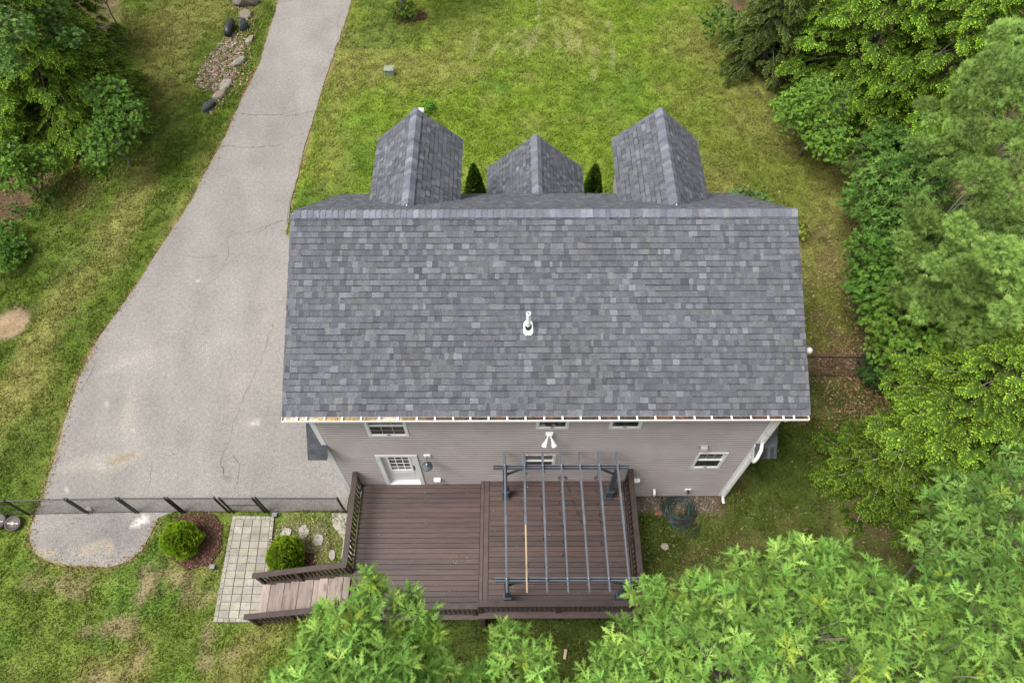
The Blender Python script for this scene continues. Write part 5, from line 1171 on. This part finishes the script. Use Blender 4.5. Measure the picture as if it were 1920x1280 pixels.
# white pine: plumes of soft needle tufts
def tuft_template(r, n=15):
    v = []; f = []
    for i in range(n):
        a = i*2.4; th = r.uniform(.25,1.15); d = np.array((math.cos(th), math.sin(th)*math.cos(a), math.sin(th)*math.sin(a))); s = unit(np.cross(d, (.2,.5,.8)))*.062; k = len(v); l = r.uniform(.8,1.1)
        v += [-s*.8, s*.8, d*l+np.array((0,0,-.06))]; f.append((k,k+1,k+2))
    return np.array(v), np.array(f)
TUFT = tuft_template(np.random.default_rng(8), 18)
def pine(name, plumes, trunk, label, seed=1, dens=26, col=(.265,.395,.105), size=.17):
    r = np.random.default_rng(seed); root = tree_root(name, trunk[0], label, 'tree', 'white pines at right')
    big = plumes; plumes = []
    for c_, rd in big:
        for _ in range(7):
            d_ = unit(r.normal(size=3)); d_[2] = abs(d_[2])*.8; R1 = rd[0]*r.uniform(.26,.42); plumes.append((tuple(np.array(c_)+d_*np.array(rd)*r.uniform(.55,1.0)), (R1, R1, R1*.6)))
    P, Nn = blob_points(plumes, dens, (.45,1.0), -.6, r); n = len(P)
    pb = np.concatenate([[k]*1 for k in r.uniform(.7,1.3,len(plumes))]); cen0 = np.array([c_ for c_, rd in plumes]); own_ = np.argmin(np.linalg.norm(P[:,None]-cen0[None], axis=2), 1) if n*len(plumes) < 3e7 else np.zeros(n, int)
    tb = Vector(trunk[0]); axis_xy = np.array((tb.x,tb.y))
    out = np.c_[P[:,:2]-axis_xy, np.zeros(n)]; d = unit(unit(out)*.6+Nn*.7+np.array((0,0,.45))+r.normal(size=(n,3))*.3)
    c = np.array(col)*pb[own_][:,None]*r.uniform(.8,1.2,(n,1))
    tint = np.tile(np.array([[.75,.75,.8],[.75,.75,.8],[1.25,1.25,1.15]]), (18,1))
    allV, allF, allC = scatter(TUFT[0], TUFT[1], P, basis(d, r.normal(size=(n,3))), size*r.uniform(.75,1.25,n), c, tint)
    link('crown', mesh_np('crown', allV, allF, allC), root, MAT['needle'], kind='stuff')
    trunk_and_limbs(root, *trunk, [c_ for c_, rd in big])
    near = cen0[own_]; k = r.random(n) < .3
    twigs(near[k]*.4+P[k]*.6, P[k], .006, root)
    # a few dead pale branches
    for _ in range(7):
        b = MB(); a = Vector(trunk[0]).lerp(Vector(trunk[1]), random.uniform(.45,.85)); az = random.uniform(2.0,4.6); L_ = random.uniform(1,2.1); m_ = a+Vector((math.cos(az),math.sin(az),.15))*L_*.5; b.tube([a, m_, a+Vector((math.cos(az+.2),math.sin(az+.2),.3))*L_], [.035,.022,.006], 5); b.build('dead_branch', MAT['bark_pale'], root)
    return root
def PB(px, py, z, r): p = at(px, py, z); return (tuple(p), (r, r, r*.55))
pine('pine_tree', [PB(1880,110,7,1.4),PB(1830,170,6.5,1.0),PB(1790,220,5.8,.9),PB(1880,230,7.2,1.3),PB(1830,320,6.5,1.1),PB(1760,300,5.2,.8),PB(1920,330,7.6,1.3),PB(1780,400,5.6,.9),PB(1860,420,7,1.1),PB(1800,480,6.2,1.0),PB(1730,450,4.8,.8),PB(1770,540,5.4,.9),PB(1840,520,6.6,1.0),PB(1720,500,4.2,.8),PB(1710,550,4.0,.7),PB(1800,600,5.6,.85),PB(1910,470,7.8,1.2),PB(1890,560,7.4,1.0),PB(1950,180,8,1.5),PB(1740,590,4.6,.7)],
     ((*at(1745,470,0)[:2],-.1),(*at(1745,470,0)[:2],7.6),.2), 'soft grey green white pine along the right edge', seed=21, dens=95)

MCOL = (.12,.215,.032)
broadleaf('maple_sapling', [B(1500,215,2.0,.9),B(1540,190,2.6,1.0),B(1480,195,1.6,.6),B(1530,250,1.6,.7),B(1555,265,2.2,.8)], T_(1530,225,1.8,.06), 'round bright maple sapling poking out below the tall hemlock', seed=31, group='broadleaf saplings at right', col=(.13,.24,.035))
broadleaf('ash_sapling', [B(1680,345,3.4,1.0),B(1640,360,2.6,.8),B(1725,340,4.0,1.0),B(1640,395,2.2,.7),B(1700,400,3.2,.9),B(1600,375,1.4,.5),B(1660,430,2.4,.8)], T_(1690,390,3.2,.08), 'long leaved sapling between hemlock and pine', T=ASH_T, F=ASH_F, size=.17, dens=30, per=6, col=(.105,.20,.04), seed=32, group='broadleaf saplings at right')
broadleaf('maple_sapling', [B(1640,480,2.4,.9),B(1625,530,1.8,.7),B(1680,500,3.0,.9),B(1650,560,2.4,.8),B(1700,560,3.0,.8)], T_(1665,520,2.4,.07), 'dark green sapling low against the right lawn', seed=33, col=(.092,.19,.03), group='broadleaf saplings at right', size=.14)
broadleaf('maple_sapling', [B(1660,600,2.4,.8),B(1700,610,3.0,.9),B(1740,650,3.2,1.0),B(1665,650,1.8,.7),B(1700,680,2.2,.8),B(1750,600,3.4,.8)], T_(1710,650,2.6,.07), 'maple thicket where the side fence enters the woods', seed=34, col=MCOL, group='broadleaf saplings at right')
broadleaf('maple_sapling', [B(1860,590,4.8,1.0),B(1810,640,4.2,.9),B(1900,560,5.2,.9),B(1780,690,3.2,.9),B(1775,740,2.6,.8),B(1830,700,4.0,.9),B(1745,735,2.0,.6)], T_(1800,680,3.6,.09), 'bright maple between the pine and the yellow green hemlock', seed=35, col=(.13,.24,.034), group='broadleaf saplings at right')
broadleaf('maple_sapling', [B(1740,800,1.8,1.0),B(1770,860,1.8,1.0),B(1800,790,2.4,1.0),B(1860,850,2.6,1.2),B(1720,860,1.2,.8)], T_(1780,830,1.8,.06), 'shaded sapling behind the slim spired hemlock', seed=36, col=(.075,.15,.026), group='broadleaf saplings at right')
broadleaf('undergrowth_shrub', [B(1625,690,.5,.35,.3),B(1640,705,.6,.4,.4),B(1660,690,.9,.5)], None, 'low leafy shrub on the fence line by the woods', 'shrub', size=.11, seed=37, col=(.055,.12,.03))
broadleaf('maple_sapling', [B(205,255,2.0,.85),B(230,215,2.4,.8),B(190,285,1.5,.7),B(240,260,1.6,.5),B(205,180,2.8,.8)], T_(205,245,1.8,.06), 'maple sapling on the lawn side of the left hemlock', seed=38, col=(.12,.225,.04), group='broadleaf trees at left')
broadleaf('maple_tree', [B(90,20,5.0,.6),B(40,20,5.5,.9),B(140,70,4.5,.4),B(110,70,4.6,.45),B(20,120,5.0,.5),B(10,60,6,.8)], T_(40,20,4.5,.1), 'bluish green broadleaf crown in the top left corner', seed=39, col=(.12,.22,.055), group='broadleaf trees at left')
broadleaf('maple_sapling', [B(30,330,1.6,.7),B(80,300,1.4,.6),B(10,300,2,.8),B(60,320,1.0,.5)], T_(40,320,1.2,.05), 'leafy sapling under the left hemlock by the litter', seed=40, col=(.115,.215,.032), group='broadleaf trees at left')
broadleaf('undergrowth_shrub', [B(20,460,.4,.5,.4),B(5,490,.5,.5,.4),B(35,475,.3,.4,.3),B(15,430,.4,.4,.3)], None, 'low bright shrub at the left edge of the lawn', 'shrub', size=.12, seed=41, col=(.085,.175,.026))
broadleaf('undergrowth_shrub', [B(60,400,.15,.3,.2),B(30,390,.2,.3,.2),B(90,370,.15,.3,.2),B(65,355,.2,.35,.25)], None, 'sparse seedlings in the litter under the left trees', 'shrub', size=.1, dens=22, seed=42, col=(.075,.155,.03))
broadleaf('hydrangea_shrub', [B(1405,372,.5,.32,.3),B(1425,378,.5,.3,.3),B(1385,368,.4,.25,.25)], None, 'pale leaved shrub peeking over the roof at right', 'shrub', size=.16, seed=43, col=(.11,.18,.06))
broadleaf('garden_shrub', [B(1500,432,.45,.3,.3),B(1490,412,.4,.22,.25)], None, 'yellow green shrub beside the right end of the roof', 'shrub', size=.10, seed=44, col=(.20,.27,.03))
broadleaf('garden_shrub', [B(745,22,.45,.35,.4),B(768,20,.45,.35,.4),B(756,18,.4,.3,.4)], None, 'green shrub round the foot of the front lawn tree', 'shrub', size=.10, seed=45, col=(.09,.17,.02))
t0 = at(756, 36); broadleaf('lawn_tree', [((t0[0],t0[1],4.4),(1.5,1.5,1.3)),((t0[0]+.9,t0[1]+.5,4.0),(1.1,1.1,.9)),((t0[0]-.9,t0[1]-.2,4.1),(1.1,1.1,.9))], ((t0[0],t0[1],-.1),(t0[0],t0[1],4.6),.12), 'small tree whose trunk stands at the top of the lawn', seed=46, dens=24)
broadleaf('grass_clump', [((p_[0],p_[1],.12),(.28,.28,.22)) for p_ in (at(806,207),)], None, 'leafy green clump beside the white lawn post', 'plant', size=.14, T=ASH_T, F=ASH_F, seed=47, col=(.08,.18,.02))
# bare young tree
p = at(221, 47); o = empty('young_tree', (p[0],p[1],0), 'thin leafless young tree on the dry lawn at top left', 'tree'); b = MB()
b.tube([(0,0,0),(-.05,.0,.5),(-.02,.05,1.1)], [.035,.03,.025], 6); b.build('trunk', MAT['bark'], o, loc=(0,0,0)); b = MB()
for dx, dy, dz in ((-.5,.2,1.9),(.15,.4,2.1),(-.25,.1,2.2),(.3,.1,1.7),(-.35,-.2,1.6)): b.tube([(-.03,.03,1.0),(dx*.5,dy*.5,.5+dz*.5),(dx,dy,dz)], [.02,.013,.005], 5)
b.build('branch', MAT['bark'], o, loc=(0,0,0))

# fill of the wood's interior so that little bare floor shows
rf = np.random.default_rng(77)
for k_, (px_, py_, z_, lab) in enumerate(((1745,480,2.2,'shaded sapling deep under the white pine'),(1820,420,3.0,'shaded sapling behind the pine trunk'),(1660,280,1.6,'shaded sapling between hemlock and long leaved sapling'),(1890,500,4.0,'shaded sapling at the right edge below the pine'),(1850,770,2.4,'shaded sapling below the yellow green hemlock'),(1420,60,1.0,'low sapling under the dull evergreen'))):
    bl_ = [B(px_+rf.normal()*35, py_+rf.normal()*25, z_*rf.uniform(.5,1.2), rf.uniform(.6,1.0)) for _ in range(6)]
    broadleaf('maple_sapling', bl_, T_(px_, py_, z_, .05), lab, seed=60+k_, col=(.085,.165,.03), dens=22, size=.14, group='shaded saplings in the woods')

# clipped arborvitae: upright fans packed over a ball or cone
FAN_T = []; FAN_F = []
for i, a in enumerate((-.75,-.4,-.12,.15,.42,.78)):
    l = .85 if abs(a) > .5 else 1.0; d = np.array((math.cos(a), math.sin(a), .05*((i % 2)*2-1))); s = np.array((-d[1], d[0], .3*((i % 2)-.5)))*.13; k = len(FAN_T); FAN_T += [np.zeros(3), d*l*.55+s, d*l, d*l*.55-s]; FAN_F.append((k,k+1,k+2,k+3))
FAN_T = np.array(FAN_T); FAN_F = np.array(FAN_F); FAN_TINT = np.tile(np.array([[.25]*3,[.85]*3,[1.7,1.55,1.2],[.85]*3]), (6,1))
def arbor(name, c, rad, height, label, group, seed, cone=False, n=1500, size=.13, col=(.19,.31,.028)):
    r = np.random.default_rng(seed); root = tree_root(name, (c[0],c[1],0), label, 'shrub', group)
    if cone:
        t = 1-np.sqrt(r.random(n)); a = r.random(n)*6.28; lump = 1+.22*(vnoise(a*2, t*6, .7, seed)-.5); R_ = rad*(1-t)**.75*lump*np.minimum(1,.55+t*3)+.02; P = np.c_[c[0]+np.cos(a)*R_, c[1]+np.sin(a)*R_, .05+t*height]; Nn = unit(np.c_[np.cos(a), np.sin(a), np.full(n,.35)])
    else:
        d = unit(r.normal(size=(n,3))); d = d[d[:,2] > -.75]; lump = .98+.30*(vnoise(d[:,0]*2+5, d[:,1]*2+d[:,2]*1.5, 1.1, seed)-.5)+.22*(vnoise(d[:,0]*6, d[:,1]*6+d[:,2]*4, .6, seed+1)-.5); P = np.array((c[0],c[1],height*.48))+d*np.array((rad,rad,height*.5))*lump[:,None]; Nn = d
    n = len(P); dirs = unit(Nn*.8+np.array((0,0,.7))+r.normal(size=(n,3))*.25); up = np.cross(dirs, r.normal(size=(n,3)))
    cc = np.array(col)*(.75+.5*vnoise(P[:,0]*5, P[:,1]*5+P[:,2]*4, .6, seed))[:,None]*r.uniform(.75,1.25,(n,1))
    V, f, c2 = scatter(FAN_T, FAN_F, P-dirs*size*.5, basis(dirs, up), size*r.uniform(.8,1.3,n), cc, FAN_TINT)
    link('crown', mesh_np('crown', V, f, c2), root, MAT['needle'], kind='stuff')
    b = MB()
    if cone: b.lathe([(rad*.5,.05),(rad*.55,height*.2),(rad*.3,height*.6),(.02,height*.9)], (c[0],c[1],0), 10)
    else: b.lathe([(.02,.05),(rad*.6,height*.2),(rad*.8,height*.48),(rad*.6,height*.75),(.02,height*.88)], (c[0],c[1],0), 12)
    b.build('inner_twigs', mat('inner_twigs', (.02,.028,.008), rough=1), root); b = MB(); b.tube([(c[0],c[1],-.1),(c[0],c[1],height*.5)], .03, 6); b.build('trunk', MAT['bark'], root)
p = at(352,1020); arbor('globe_arborvitae', p, .47, .98, 'left globe shaped arborvitae in the mulch bed', 'globe arborvitae', 3, n=2600, size=.12)
p = at(545,1050); arbor('globe_arborvitae', p, .47, .95, 'right globe shaped arborvitae beside the stair rail', 'globe arborvitae', 4, n=2400, size=.12)
p = at(892,385); arbor('cone_arborvitae', p, .42, 2.1, 'left cone arborvitae between dormer and porch roof', 'cone arborvitae by the porch', 5, True, 2200, .13, (.055,.115,.014))
p = at(1107,385); arbor('cone_arborvitae', p, .42, 2.1, 'right cone arborvitae between porch roof and dormer', 'cone arborvitae by the porch', 6, True, 2200, .13, (.055,.115,.014))
